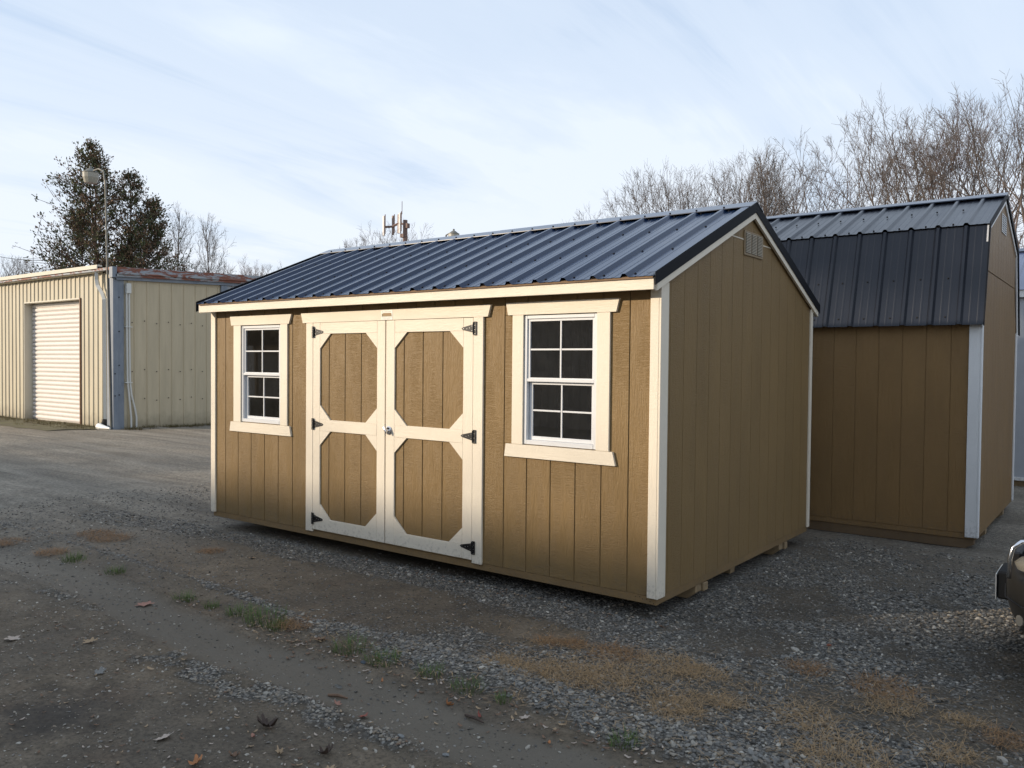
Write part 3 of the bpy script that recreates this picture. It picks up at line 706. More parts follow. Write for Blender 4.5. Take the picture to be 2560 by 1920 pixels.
# ------------------------------------------------------------------ barn-roofed shed behind
YB, XB, WB, LB = 3.70, 1.29, 2.72, 4.1
barn = empty('barn_shed', (XB-LB/2, YB+WB/2, 0), 'taller brown barn-style shed with dark gambrel roof and white corner boards', 'shed')
bb = [1.289, 1.054, .847, .645, .437, .230, .022]
while bb[-1] > XB-LB: bb.append(bb[-1]-.2065)
bb[-1] = XB-LB+.001
ZB2 = .035
for a, b in zip(bb[1:], bb[:-1]): part('siding_board', B(a+.0022, b-.0022, YB, YB+.011, ZB2, 1.955, c=.002), m_side2, barn)
part('front_sheathing', B(XB-LB, XB-.012, YB+.006, YB+.016, ZB2, 1.955, c=0), m_side2, barn)
gy_ = [YB+.001]+[YB+.19+.2065*k for k in range(20)]; gy_ = [g for g in gy_ if g < YB+WB-.05]+[YB+WB-.001]
YK, ZK, ZRD, YM = .25, 2.850, 3.285, WB/2
def barn_top(t):
    t = min(t, WB-t)
    return 1.90+(ZK-1.90)*t/YK*1.0 if t < YK else ZK+(ZRD-ZK)*(t-YK)/(YM-YK)
for a, b in zip(gy_[:-1], gy_[1:]):
    ta_, tb_ = a-YB, b-YB
    tp = lambda t: barn_top(t)-.05
    ks = sorted([t for t in (ta_, YK, YM, WB-YK, tb_) if ta_ <= t <= tb_], reverse=True)
    z1 = 2.42
    part('siding_board', MB().prism([(a+.002, ZB2), (b-.002, ZB2)]+[(YB+min(max(t, ta_+.002), tb_-.002), min(tp(t), z1)) for t in ks], 'x', XB-.011, XB), m_side2, barn)
    if min(tp(ta_), tp(tb_)) > z1+.05:
        part('siding_board', MB().prism([(a+.002, z1+.012), (b-.002, z1+.012)]+[(YB+min(max(t, ta_+.002), tb_-.002), tp(t)) for t in ks], 'x', XB-.007, XB+.004), m_side2, barn)
pg = [(YB+.01, ZB2), (YB+WB-.01, ZB2), (YB+WB-.01, 1.85), (YB+WB-YK, ZK-.06), (YB+YM, ZRD-.06), (YB+YK, ZK-.06), (YB+.01, 1.85)]
part('gable_sheathing', MB().prism(pg, 'x', XB-.018, XB-.004), m_side2, barn); part('gable_sheathing', MB().prism(pg, 'x', XB-LB, XB-LB+.015), m_side2, barn)
part('rear_sheathing', B(XB-LB+.016, XB-.02, YB+WB-.012, YB+WB, ZB2, 1.95, c=0), m_side2, barn)
part('corner_board', B(1.200, XB-.0004, YB-.016, YB-.0004, .0, 1.945, c=.002), m_white, barn)
part('corner_board', B(XB+.0004, XB+.016, YB-.016, YB+.055, .0, 1.91, c=.002), m_white, barn)
part('corner_board', B(XB+.0004, XB+.016, YB+WB-.06, YB+WB+.016, .0, 1.93, c=.002), m_white, barn)
part('rim_board', B(XB-LB+.002, XB-.001, YB+.003, YB+.05, -.018, ZB2-.0005, c=.003), m_side2, barn)
part('rim_board', B(XB-.045, XB-.002, YB+.051, YB+WB, -.018, ZB2-.0005, c=.003), m_side2, barn)
part('skid', MB().prism([(XB-LB+.1, -.0185), (XB-.02, -.0185), (XB-.02, -.065), (XB-.09, -.105), (XB-LB+.1, -.105)], 'y', YB+.012, YB+.10), m_grayskid, barn)
for y in (YB+.62, YB+1.95): part('skid', MB().prism([(XB-LB+.1, -.0185), (XB-.005, -.0185), (XB-.005, -.065), (XB-.06, -.105), (XB-LB+.1, -.105)], 'y', y, y+.09), m_oldwood, barn)
XR = XB+.032
def strip(x0, x1, A, Bp, m, name, pr, th=.0012, sgn=1):
    A = Vector((0, *A)); Bp = Vector((0, *Bp)); al = (Bp-A); Ln = al.length; al.normalize(); up = Vector((0, -al.z, al.y))*sgn
    return part(name, ribbed(rib_profile(x0, x1, .2335, .022, .056, .022, pr, 1, .0022), A, (1, 0, 0), al, up, Ln), m, barn)
PH = 1.124
for side in (0, 1):
    fy = (lambda y: y) if side == 0 else (lambda y: 2*YB+WB-y)
    e = [XR]; x = PH-.2335*1.13
    while x > XB-LB: e.append(x); x -= .934
    e.append(XB-LB-.03)
    for a, b in zip(e[1:], e[:-1]):
        strip(a+.001, b-.001, (fy(YB-.085), 1.915), (fy(YB+.222), 2.835), m_roof2, 'lower_roof_panel', PH, sgn=1 if side == 0 else -1)
        strip(a+.001, b-.001, (fy(YB+.205), 2.846), (fy(YB+YM), 3.288), m_roof2, 'upper_roof_panel', PH, sgn=1 if side == 0 else -1)
    dkk = [(fy(YB-.05), 1.93), (fy(YB+.235), 2.825), (fy(YB+YM), 3.270), (fy(YB+YM), 3.25), (fy(YB+.25), 2.81), (fy(YB-.03), 1.93)]
    part('roof_deck', MB().prism(dkk, 'x', XB-LB, XB+.0), m_inner, barn)
    part('rake_board', MB().prism([(fy(YB-.06), 1.90), (fy(YB+.215), 2.832), (fy(YB+YM-.0005), 3.275), (fy(YB+YM-.0005), 3.205), (fy(YB+.262), 2.785), (fy(YB+.0), 1.90)], 'x', XB+.0045, XB+.018), m_white, barn)
    part('rake_flashing', MB().prism([(fy(YB-.09), 1.91), (fy(YB+.195), 2.862), (fy(YB+YM-.0005), 3.312), (fy(YB+YM-.0005), 3.262), (fy(YB+.222), 2.815), (fy(YB-.062), 1.905)], 'x', XR-.006, XR+.002), m_flash, barn)
sc2 = MB()
xk = PH-.115
while xk > XB-LB:
    for (y, z, n) in ((YB-.06, 1.99, Vector((0, -.95, .32))), (YB+.06, 2.35, Vector((0, -.95, .32))), (YB+.195+.06, 2.868, Vector((0, -.4, .92))), (YB+.8, 3.085, Vector((0, -.4, .92)))):
        c = Vector((xk, y, z)); sc2.tube([c-n*.004, c+n*.008], [.009, .007], 6)
    xk -= .2335
tag(part('roof_screws', sc2, m_dark, barn), kind='stuff')
za = 3.322
part('ridge_cap', MB().prism([(YB+YM-.12, za-.057), (YB+YM-.12, za-.047), (YB+YM, za), (YB+YM+.12, za-.047), (YB+YM+.12, za-.057), (YB+YM, za-.006)], 'x', XB-LB-.04, XR+.006), m_cap, barn)
vb = part('gable_vent', B(XB+.0045, XB+.013, YB+YM-.17, YB+YM+.17, 2.90, 3.09, c=.003), m_white, barn)
lv = MB()
for cix in range(2):
    for j in range(8): lv.box(XB+.0131, XB+.014, YB+YM-.155+cix*.16, YB+YM-.015+cix*.16, 2.912+j*.022, 2.922+j*.022)
tag(part('vent_slots', lv, m_dark, vb), kind='stuff')

# ------------------------------------------------------------------ third, pale shed at the far right
m_graymetal = plain('pale_gray_wall_metal', (.36, .38, .41), .45, .0, var=.05)
sh3 = empty('metal_shed', (3.2, 10.2, 0), 'pale gray ribbed metal shed with blue roof, half hidden beyond the barn-roofed shed', 'shed')
x0, x1, y0, y1 = -1.2, 6.4, 8.5, 12.2
for k in range(8):
    a = x0+k*.95; part('wall_panel', ribbed(rib_profile(a+.001, a+.949, .2375, .018, .06, .025, x0+.1), (0, y0, .04), (1, 0, 0), (0, 0, 1), (0, -1, 0), 2.52), m_graymetal, sh3)
wm = MB(); wm.box(x0, x1, y0+.01, y0+.05, .0, 2.58); wm.box(x0, x1, y1-.05, y1, 0, 2.58); wm.prism([(y0+.05, .0), (y1-.05, .0), (y1-.05, 2.58), ((y0+y1)/2, 3.3), (y0+.05, 2.58)], 'x', x0, x0+.05)
wm.prism([(y0+.05, .0), (y1-.05, .0), (y1-.05, 2.58), ((y0+y1)/2, 3.3), (y0+.05, 2.58)], 'x', x1-.05, x1)
part('wall', wm, m_graymetal, sh3)
part('fascia_board', B(x0, x1, y0-.06, y0-.04, 2.50, 2.60), m_white, sh3); part('base_trim', B(x0, x1, y0-.022, y0-.0, -.01, .038), m_white, sh3)
part('skid', B(x0+.05, x1-.05, y0+.06, y0+.2, -.10, -.012), m_oldwood, sh3); part('skid', B(x0+.05, x1-.05, y1-.2, y1-.06, -.10, -.012), m_oldwood, sh3)
m_roof3 = roof_metal('blue_roof_metal', (.06, .085, .17), .4)
for k in range(8):
    a = x0+k*.95
    for s in (0, 1):
        fy = (y0-.08) if s == 0 else (y1+.08); al = Vector((0, (1 if s == 0 else -1)*1.93, .76)); Ln = al.length; al.normalize()
        part('roof_panel', ribbed(rib_profile(a+.001, a+.949, .2375, .018, .06, .025, x0+.1), (0, fy, 2.60), (1, 0, 0), al, Vector((0, -al.z*(1 if s == 0 else -1), abs(al.y))), Ln), m_roof3, sh3)
part('ridge_cap', MB().prism([((y0+y1)/2-.12, 3.34), ((y0+y1)/2, 3.40), ((y0+y1)/2+.12, 3.34), ((y0+y1)/2, 3.385)], 'x', x0, x1), m_cap, sh3)

# ------------------------------------------------------------------ tan metal warehouse on the left
def tan_metal(name, col, streak=.12):
    m, nt, p = mat(name)
    v = noise(nt, coords(nt, (3, 3, .35), offs=False), 2.2, 5, .65)
    c = cmix(nt, RAMP(nt, v, [(.3, 0.), (.7, 1.)]), tuple(x*(1-streak) for x in col), tuple(min(1, x*(1+streak*.6)) for x in col))
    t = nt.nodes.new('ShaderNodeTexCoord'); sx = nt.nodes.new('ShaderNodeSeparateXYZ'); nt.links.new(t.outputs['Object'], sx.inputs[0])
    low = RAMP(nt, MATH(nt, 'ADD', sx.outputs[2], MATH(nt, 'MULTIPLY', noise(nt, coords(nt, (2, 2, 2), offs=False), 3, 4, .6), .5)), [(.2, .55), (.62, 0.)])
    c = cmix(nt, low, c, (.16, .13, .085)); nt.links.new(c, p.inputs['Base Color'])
    p.inputs['Roughness'].default_value = .5; p.inputs['Specular IOR Level'].default_value = .35
    return m
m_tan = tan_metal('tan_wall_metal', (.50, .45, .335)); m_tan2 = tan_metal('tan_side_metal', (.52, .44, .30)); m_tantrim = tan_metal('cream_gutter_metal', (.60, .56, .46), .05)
def blue_steel():
    m, nt, p = mat('blue_gray_steel'); v = noise(nt, coords(nt, (2, 2, .8), offs=False), 2.5, 6, .7)
    c = cmix(nt, RAMP(nt, v, [(.3, 0.), (.7, 1.)]), (.15, .18, .225), (.235, .265, .30)); nt.links.new(c, p.inputs['Base Color']); p.inputs['Roughness'].default_value = .55; return m
m_steel = blue_steel()
def rusty():
    m, nt, p = mat('rusty_galvanised_metal')
    cc = coords(nt, (1, .55, 2.6), offs=False); v = noise(nt, cc, 3.0, 7, .72, .6); mk = RAMP(nt, v, [(.46, 0.), (.52, 1.)])
    t = nt.nodes.new('ShaderNodeTexCoord'); sx = nt.nodes.new('ShaderNodeSeparateXYZ'); nt.links.new(t.outputs['Object'], sx.inputs[0])
    grow = RAMP(nt, MATH(nt, 'MULTIPLY', sx.outputs[1], .22), [(.02, .05), (.3, 1.)])
    c = cmix(nt, MATH(nt, 'MULTIPLY', mk, .95), cmix(nt, noise(nt, cc, 9, 3), (.26, .29, .32), (.38, .40, .41)), cmix(nt, noise(nt, cc, 14, 4), (.15, .042, .018), (.27, .09, .045)))
    nt.links.new(c, p.inputs['Base Color']); p.inputs['Roughness'].default_value = .7; bump(nt, p, mk, .3, .01); return m
m_rust = rusty(); m_pipe = plain('gray_plastic_pipe', (.62, .62, .58), .45); m_rollup = plain('white_rollup_door_paint', (.74, .70, .66), .4, var=.03)
m_blackpipe = plain('black_drain_pipe', (.02, .02, .022), .5); m_whitepvc = plain('white_plastic', (.8, .8, .78), .4)
XC, YC = -16.72, 5.25
bld = empty('metal_warehouse', (XC, YC, 0), 'tan ribbed metal warehouse with white roll-up door and rusty roof edge, far left', 'building')
m_tanb = m_tan
xl = -31.0; HW = 3.62
k = 0; x = XC-.25
DX0, DX1, DZ = -21.72, -18.62, 3.03
while x > xl:
    a = max(xl, x-.9144)
    def wp(p0, p1, z0, z1): part('wall_panel', ribbed(rib_profile(p0+.001, p1-.001,   .2286, .022, .085, .045, XC-.35), (0, YC, z0), (1, 0, 0), (0, 0, 1), (0, -1, 0), z1-z0, .001), m_tanb, bld)
    if x > DX0+.01 and a < DX1-.01:
        if x > DX1: wp(DX1, x, -.12, HW)
        if a < DX0: wp(a, DX0, -.12, HW)
        wp(max(a, DX0) if a < DX0 else a, min(x, DX1) if x > DX1 else x, DZ+.04, HW)
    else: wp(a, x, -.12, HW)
    x = a
wl = MB(); wl.box(xl, DX0-.03, YC+.005, YC+.2, -.12, HW); wl.box(DX1+.03, XC-.02, YC+.005, YC+.2, -.12, HW); wl.box(DX0-.03, DX1+.03, YC+.005, YC+.2, DZ+.08, HW)
part('wall_liner', wl, m_tanb, bld)
fr = part('door_frame', MB().box(DX0-.03, DX0, YC-.036, YC+.20, -.12, DZ+.035, .003).box(DX0, DX1, YC-.036, YC+.20, DZ, DZ+.035, .003), m_tantrim, bld)
part('door_frame', MB().box(DX1, DX1+.035, YC-.036, YC+.20, -.12, DZ+.035, .003), plain('rust_brown_trim', (.18, .10, .055), .6), bld)
rd = part('rollup_door', MB().box(DX0+.001, DX1-.001, YC+.206, YC+.215, -.12, DZ), m_rollup, bld)
n = 27; dz = (DZ+.10)/n
me_s = None
for k in range(n):
    z0 = -.10+k*dz
    if me_s is None:
        s = MB(); pr = [(YC+.205, 0), (YC+.180, .012), (YC+.163, .045), (YC+.163, .075), (YC+.183, .102), (YC+.205, dz-.004)]
        s.prism(pr, 'x', DX0+.012, DX1-.012); o = part('door_slat', s, m_rollup, rd); me_s = o.data; o.location.z = z0
    else:
        o = bpy.data.objects.new('door_slat', me_s); COL.objects.link(o); o.parent = rd; o.location.z = z0
# gable-side wall
y = YC+.17
ends = [5.45, 6.4, 7.36, 7.92]
for a, b in zip(ends[:-1], ends[1:]): part('side_wall_panel', ribbed(rib_profile(a+.001, b-.001, .322, .022, .055, .022, 5.614), (XC+.0, 0, -.12), (0, 1, 0), (0, 0, 1), (1, 0, 0), 3.42+.12+.0, .001), m_tan2, bld)
part('side_wall_panel', ribbed(rib_profile(8.13, 13.5, .25, .03, .09, .045, 8.3), (XC+.0, 0, -.12), (0, 1, 0), (0, 0, 1), (1, 0, 0), 3.7, .001), m_graymetal, bld)
part('wall_liner', MB().box(XC-.2, XC-.005, YC+.2, 13.5, -.12, 3.6), m_tan2, bld)
part('corner_column', MB().box(XC-.27, XC-.02, YC-.17, YC+.10, -.12, 3.45, .006).box(XC-.02, XC+.03, YC-.17, YC-.04, -.12, 3.45, .004).box(XC-.02, XC+.012, YC-.04, YC+.10, -.12, 3.45, .004), m_steel, bld)
part('wall_column', MB().box(XC-.02, XC+.05, 7.93, 8.12, -.12, 3.5, .006), m_steel, bld)
def slope(y): return .035*(y-5.05)
def beam(name, xa, xb, zlo, zhi, m, y0=5.04, y1=13.5, sub=None):
    return part(name, MB().prism([(y0, zlo+slope(y0)), (y1, zlo+slope(y1)), (y1, zhi+slope(y1)), (y0, zhi+slope(y0))], 'x', xa, xb), m, bld)
beam('rake_trim', XC+.02, XC+.10, 3.59, 3.70, m_rust); beam('rake_trim', XC+.05, XC+.16, 3.535, 3.588, m_rust, 5.16); beam('rake_trim', XC+.04, XC+.12, 3.472, 3.532, m_rust, 5.10)
beam('steel_beam', XC-.02, XC+.07, 3.40, 3.47, m_steel, 5.14)
part('rake_end_plate', MB().box(XC-.04, XC+.12, 5.02, 5.13, 3.45, 3.70, .006), m_steel, bld)
part('roof', MB().prism([(5.06, 3.64+slope(5.06)), (16, 3.64+slope(16)), (16, 3.70+slope(16)), (5.06, 3.70+slope(5.06))], 'x', xl, XC+.02), m_rust, bld)
gt = MB(); gt.prism([(YC-.04, 3.62), (YC-.14, 3.62), (YC-.19, 3.68), (YC-.19, 3.765), (YC-.17, 3.765), (YC-.17, 3.70), (YC-.04, 3.70)], 'x', xl, -17.42)
gt.prism([(YC-.04, 3.76), (YC-.165, 3.772), (YC-.165, 3.80), (YC-.04, 3.80)], 'x', xl, -17.46)
gut = part('gutter', gt, m_tantrim, bld)
dsx = -17.22
ds = MB(); ds.tube([(-17.55, YC-.12, 3.66), (-17.55, YC-.12, 3.44), (-17.50, YC-.12, 3.30), (-17.32, YC-.10, 3.10), (dsx, YC-.10, 2.96), (dsx, YC-.10, 2.5), (dsx+.01, YC-.10, 1.2), (dsx+.03, YC-.10, .04)], .055, 4)
part('downspout', ds, m_pipe, bld)
part('drain_elbow', MB().tube([(dsx+.03, YC-.10, .10), (dsx+.04, YC-.12, -.01), (dsx+.12, YC-.26, -.06)], .085, 10), m_blackpipe, bld)
pp = MB().tube([(dsx+.16, YC-.32, -.05), (dsx+.30, YC-.34, -.055), (dsx+.62, YC-.30, -.07)], [.085, .07, .02], 10)
tag(part('plastic_pipe', pp, m_whitepvc), 'white plastic pipe end lying at the foot of the drain pipe', 'pipe')
box_ = part('electrical_box', B(XC+.004, XC+.10, 5.37, 5.49, 3.10, 3.34, c=.01), m_pipe, bld)
for (y, dy) in ((5.395, .10), (5.455, .17)):
    part('conduit', MB().tube([(XC+.05, y, 3.10), (XC+.05, y+.005, 2.0), (XC+.05, y+.02, 1.0), (XC+.055, y+.05, .7), (XC+.06, y+dy*.8, .35), (XC+.06, y+dy, .15), (XC+.06, y+dy, -.1)], .022, 8), m_pipe, bld)
for z in (2.3, .98): part('conduit_strap', B(XC+.003, XC+.08, 5.36, 5.52, z, z+.02, c=.002), m_pipe, bld)
bolts = MB()
for yk in range(8):
    for z in (2.42, 1.25, .55): bolts.tube([(XC+.02, 5.48+.31*yk+.06, z+.05*(yk % 2)), (XC+.03, 5.48+.31*yk+.06, z+.05*(yk % 2))], .014, 6)
for (y, z) in ((5.22, 3.0), (5.22, 2.2), (5.22, 1.4), (5.22, .7), (5.12, 1.2), (5.12, .68)): bolts.tube([(XC+.03, y, z), (XC+.04, y, z)], .016, 6)
tag(part('panel_screws', bolts, m_dark, bld), kind='stuff')
part('rear_wall', MB().box(xl, XC, 15.9, 16, -.1, 3.9), m_tan, bld)

# ------------------------------------------------------------------ lamps
m_lampm = plain('weathered_lamp_metal', (.18, .175, .15), .55, .2, var=.2); m_lens = plain('ribbed_lamp_lens', (.36, .34, .28), .35, var=.1, vs=2)
def yard_lamp(loc, H, armv, label, base_z=0, s=1.0, lean=(0, 0), pr=.026):
    t = empty('yard_lamp', (loc[0], loc[1], base_z), label, 'lamp', 'yard lamps on gooseneck poles')
    lx, ly = lean; top = Vector((loc[0]+lx, loc[1]+ly, H))
    part('pole', MB().tube([(loc[0], loc[1], base_z), top], [pr, pr*.75], 10), m_lampm, t, lift=0)
    av = Vector(armv); hc = top+av
    mid = top+Vector((av.x*.12, av.y*.12, av.z*.75)); m2 = top+Vector((av.x*.45, av.y*.45, av.z*1.08))
    part('arm', MB().tube([top-Vector((0, 0, .15)), mid, m2, hc], pr*.8, 8), m_lampm, t, lift=0)
    hd = part('lamp_head', MB().lathe([(.001, .21), (.05, .21), (.055, .13), (.13, .10), (.25, .03), (.345, -.02), (.35, -.045), (.335, -.05), (.001, -.05)], hc, 20) if s == 1 else MB().lathe([(a*s, b*s) for a, b in [(.001, .26), (.055, .26), (.06, .16), (.13, .13), (.25, .03), (.345, -.02), (.35, -.045), (.335, -.05), (.001, -.05)]], hc, 20), m_lampm, t, True, lift=0)
    lens = MB()
    kk = 24; v = []; f = []
    for (rr, z) in [(.33, -.05), (.32, -.26), (.27, -.43), (.245, -.50), (.01, -.52)]:
        for j in range(kk): q = rr*(1+.03*(j % 2)); v.append((hc.x+q*s*math.cos(2*math.pi*j/kk), hc.y+q*s*math.sin(2*math.pi*j/kk), hc.z+z*s))
    for i in range(4):
        for j in range(kk): f.append((i*kk+j, i*kk+(j+1) % kk, (i+1)*kk+(j+1) % kk, (i+1)*kk+j))
    lens.add(v, f); part('lamp_lens', lens, m_lens, hd, lift=0)
    return t
yard_lamp((-16.76, 5.06), 5.75+G, (-.70, .0, .28), 'tall gooseneck yard lamp at the corner of the tan warehouse', 0, .54, (-.235, 0))
yard_lamp((-14.29, 14), 5.30+G, (.34, 0, .11), 'distant yard lamp just showing above the ridge of the gabled shed', 0, .5, (0, 0), .03)

# ------------------------------------------------------------------ antenna mast
m_mast = plain('rusty_mast_steel', (.16, .10, .085), .7, var=.2); m_ant = plain('pale_antenna_plastic', (.62, .58, .54), .5); m_ant2 = plain('brown_antenna_plastic', (.27, .20, .17), .6)
mast = empty('antenna_mast', (-61.1, 60, 0), 'cell antenna mast with four upright panels above the shed ridge', 'antenna mast')
part('pole', MB().tube([(-61.1, 60, 0), (-61.1, 60, 17.1)], [.38, .24], 10), m_mast, mast, lift=0)
for (x, y, zt, zb, m) in ((-64, 59.6, 17.8, 15.58, m_ant), (-63.28, 60.3, 17.85, 15.7, m_ant2), (-62.42, 60.3, 17.9, 15.8, m_ant2), (-61.42, 59.5, 17.85, 15.62, m_ant)):
    part('antenna_panel', B(x-.14, x+.14, y-.1, y+.1, zb, zt, c=.05), m, mast, lift=0); part('mount_pipe', MB().tube([(x+.22, y, zb+.2), (x+.22, y, zt+.12)], .05, 6), m_mast, mast, lift=0)
part('mounting_frame', MB().tube([(-64, 59.9, 16.6), (-63.3, 60.2, 16.62), (-62.4, 60.3, 16.9), (-61.6, 60.1, 16.75), (-60.75, 60, 16.6)], .13, 6).box(-60.95, -60.6, 59.8, 60.2, 16.2, 16.7).box(-61.5, -61.0, 59.6, 60, 15.2, 15.6), m_mast, mast, lift=0)
part('whip_antenna', MB().tube([(-61.3, 59.7, 17.7), (-61.3, 59.7, 19.1)], .035, 5), m_mast, mast, lift=0)

# ------------------------------------------------------------------ trees
def bark(name, c1, c2):
    m, nt, p = mat(name); v = noise(nt, coords(nt, (3, 3, .7)), 3, 4, .6); nt.links.new(cmix(nt, v, c1, c2), p.inputs['Base Color']); p.inputs['Roughness'].default_value = .85; p.inputs['Specular IOR Level'].default_value = .15; return m
m_bark = bark('gray_brown_bark', (.085, .067, .058), (.16, .13, .115)); m_twig = bark('brown_twigs', (.085, .070, .062), (.15, .125, .11)); m_twig2 = bark('reddish_twigs', (.095, .062, .054), (.15, .10, .085)); m_twig3 = bark('gray_twigs', (.11, .10, .095), (.17, .155, .145))
class TB:
    """collects thin prisms quickly"""
    def __init__(s): s.v = []; s.f = []; s.n = 0
    def seg(s, p0, p1, r0, r1, k):
        dx, dy, dz = p1[0]-p0[0], p1[1]-p0[1], p1[2]-p0[2]; l = math.sqrt(dx*dx+dy*dy+dz*dz)+1e-9; dx /= l; dy /= l; dz /= l
        if abs(dz) < .9: ax, ay, az = -dy, dx, 0.
        else: ax, ay, az = 0., -dz, dy
        q = math.sqrt(ax*ax+ay*ay+az*az); ax /= q; ay /= q; az /= q
        bx, by, bz = dy*az-dz*ay, dz*ax-dx*az, dx*ay-dy*ax
        for (p, rr) in ((p0, r0), (p1, r1)):
            for j in range(k):
                c, sn = math.cos(2*math.pi*j/k)*rr, math.sin(2*math.pi*j/k)*rr
                s.v.append((p[0]+ax*c+bx*sn, p[1]+ay*c+by*sn, p[2]+az*c+bz*sn))
        n = s.n
        for j in range(k): s.f.append((n+j, n+(j+1) % k, n+k+(j+1) % k, n+k+j))
        s.n += 2*k
def unit(v): l = math.sqrt(v[0]**2+v[1]**2+v[2]**2)+1e-9; return (v[0]/l, v[1]/l, v[2]/l)
def tilt(d, ang, az):
    dv = Vector(d); a = dv.orthogonal().normalized(); b = dv.cross(a)
    o = dv*math.cos(ang)+(a*math.cos(az)+b*math.sin(az))*math.sin(ang); return (o.x, o.y, o.z)
def bare_tree(seed, H, kind):
    rd = random.Random(seed); T, C = TB(), TB()
    cnt = [0]
    def path(p, d, L, r0, r1, ns, jit, trop, tb, k):
        pts = [p]; q = p; 
        for i in range(ns):
            d = unit((d[0]+rd.gauss(0, jit), d[1]+rd.gauss(0, jit), d[2]+rd.gauss(0, jit)+trop))
            n = (q[0]+d[0]*L/ns, q[1]+d[1]*L/ns, q[2]+d[2]*L/ns)
            ra, rb = r0+(r1-r0)*i/ns, r0+(r1-r0)*(i+1)/ns
            tb.seg(q, n, ra, rb, k); q = n; pts.append((n, d, rb))
        return pts[1:], q, d
    def twigs(p, d, L, lvl):
        """fine sprays; lvl counts down"""
        r_ = max(.0075, L*.0085)
        pts, q, d2 = path(p, d, L, r_, r_*.5, 3 if L > .5 else 2, .07, .03, C, 3)
        if lvl <= 0: return
        nn = rd.randint(3, 5)
        for i in range(nn):
            (pp, dd, rr) = pts[min(len(pts)-1, int(len(pts)*(.2+.8*i/nn)))]
            twigs(pp, tilt(dd, rd.uniform(.4, .85), rd.uniform(0, 6.28)), L*rd.uniform(.45, .75), lvl-1)
    def limb(p, d, L, r0, lvl, fork, tw):
        pts, q, d2 = path(p, d, L, r0, r0*.72, 4, .045, .025, T if lvl >= fork-2 else C, 5 if lvl >= fork-2 else 3)
        for i, (pp, dd, rr) in enumerate(pts[:-1]):
            if rd.random() < (.40 if lvl <= 1 else .12): twigs(pp, tilt(dd, rd.uniform(.5, .9), rd.uniform(0, 6.28)), min(L, H*.10)*rd.uniform(.3, .6), 1)
        if lvl <= 0:
            twigs(q, d2, L*.55, 1); twigs(q, tilt(d2, rd.uniform(.3, .6), rd.uniform(0, 6.28)), L*.5, 1)
            return
        n = 2 if rd.random() < .8 else 3; az = rd.uniform(0, 6.28)
        for k in range(n):
            limb(q, tilt(d2, rd.uniform(.30, .62)*(1 if k else .5), az+k*6.28/n+rd.uniform(-.4, .4)), L*rd.uniform(.74, .9), r0*.72*(.8 if k else .92), lvl-1, fork, tw)
    if kind == 'tulip':
        pts, q, dd = path((0, 0, 0), (0, 0, 1), H*.94, H*.013, H*.0015, 16, .02, .05, T, 7)
        for i, (pp, d0, rr) in enumerate(pts):
            t = (i+1)/16
            if t < .2 or t > .985: continue
            for k in range(3 if t < .8 else 4):
                a = .95-.45*t; L_ = H*(.34*(1-t)**.8+.055)*rd.uniform(.75, 1.15)
                p2, q2, d2 = path(pp, tilt((0, 0, 1), a, rd.uniform(0, 6.28)), L_, rr*.35+.008, .007, 6, .06, .12, C, 3)
                for j, (p3, d3, r3) in enumerate(p2):
                    for z in range(2): twigs(p3, tilt(d3, rd.uniform(.4, .7), rd.uniform(0, 6.28)), L_*rd.uniform(.16, .34), 1 if L_ > 1.2 else 0)
    elif kind == 'spread':
        tr = H*rd.uniform(.16, .24)
        pts, q, dd = path((0, 0, 0), (rd.gauss(0, .04), rd.gauss(0, .04), 1), tr, H*.017, H*.014, 4, .03, .05, T, 7)
        ns = rd.randint(3, 4); az = rd.uniform(0, 6)
        for k in range(ns): limb(q, tilt((0, 0, 1), rd.uniform(.22, .55), az+k*6.28/ns), H*.21, H*.0105, 5, 6, 0)
    elif kind == 'tall':
        pts, q, dd = path((0, 0, 0), (0, 0, 1), H*.42, H*.013, H*.009, 7, .03, .05, T, 6)
        for (pp, d0, rr) in pts[2:]:
            if rd.random() < .8: limb(pp, tilt(d0, rd.uniform(.5, .8), rd.uniform(0, 6.28)), H*.13, rr*.4, 2, 3, 0)
        for k in range(3): limb(q, tilt(dd, rd.uniform(.08, .32), rd.uniform(0, 2)+k*2.1), H*.165, H*.0066, 4, 4, 0)
    elif kind == 'thicket':
        for s in range(7):
            a = rd.uniform(0, 6.28); rr = rd.uniform(0, H*.16)
            limb((rr*math.cos(a), rr*math.sin(a), 0), tilt((0, 0, 1), rd.uniform(.02, .22), rd.uniform(0, 6.28)), H*.30*rd.uniform(.7, 1.1), H*.006, 2, 2, 0)
    return T, C
TREES = {}
def tree_meshes(seed, H, kind, mt):
    T, C = bare_tree(seed, H, kind)
    zz = sorted(v[2] for v in C.v); kf = H/zz[int(len(zz)*.985)]*.97
    out = []
    for nm, tb, m in (('trunk', T, m_bark), ('crown', C, mt)):
        me = bpy.data.meshes.new(kind+'_'+nm); me.from_pydata([(a*kf, b*kf, c*kf) for a, b, c in tb.v], [], tb.f); me.materials.append(m); me.shade_smooth(); out.append(me)
    return out
KINDS = {'tulip_a': (1, 10, 'tulip', m_twig3), 'tulip_b': (2, 10, 'tulip', m_twig3), 'spread_a': (13, 12, 'spread', m_twig), 'spread_b': (14, 12, 'spread', m_twig), 'spread_c': (15, 12, 'spread', m_twig2),
         'tall_a': (26, 14, 'tall', m_twig), 'tall_b': (27, 14, 'tall', m_twig), 'thick_a': (38, 7, 'thicket', m_twig2), 'thick_b': (39, 7, 'thicket', m_twig)}
for k, (sd_, H_, kd, mt) in KINDS.items(): TREES[k] = (tree_meshes(sd_, H_, kd, mt), H_)
def ray_xy(px, depth):
    """point on the ground at source-photo column px, at a given depth along the view"""
    v = d+r2*((px-1280)/2058.2); return (2.3797+v.x*depth, -4.7015+v.y*depth)
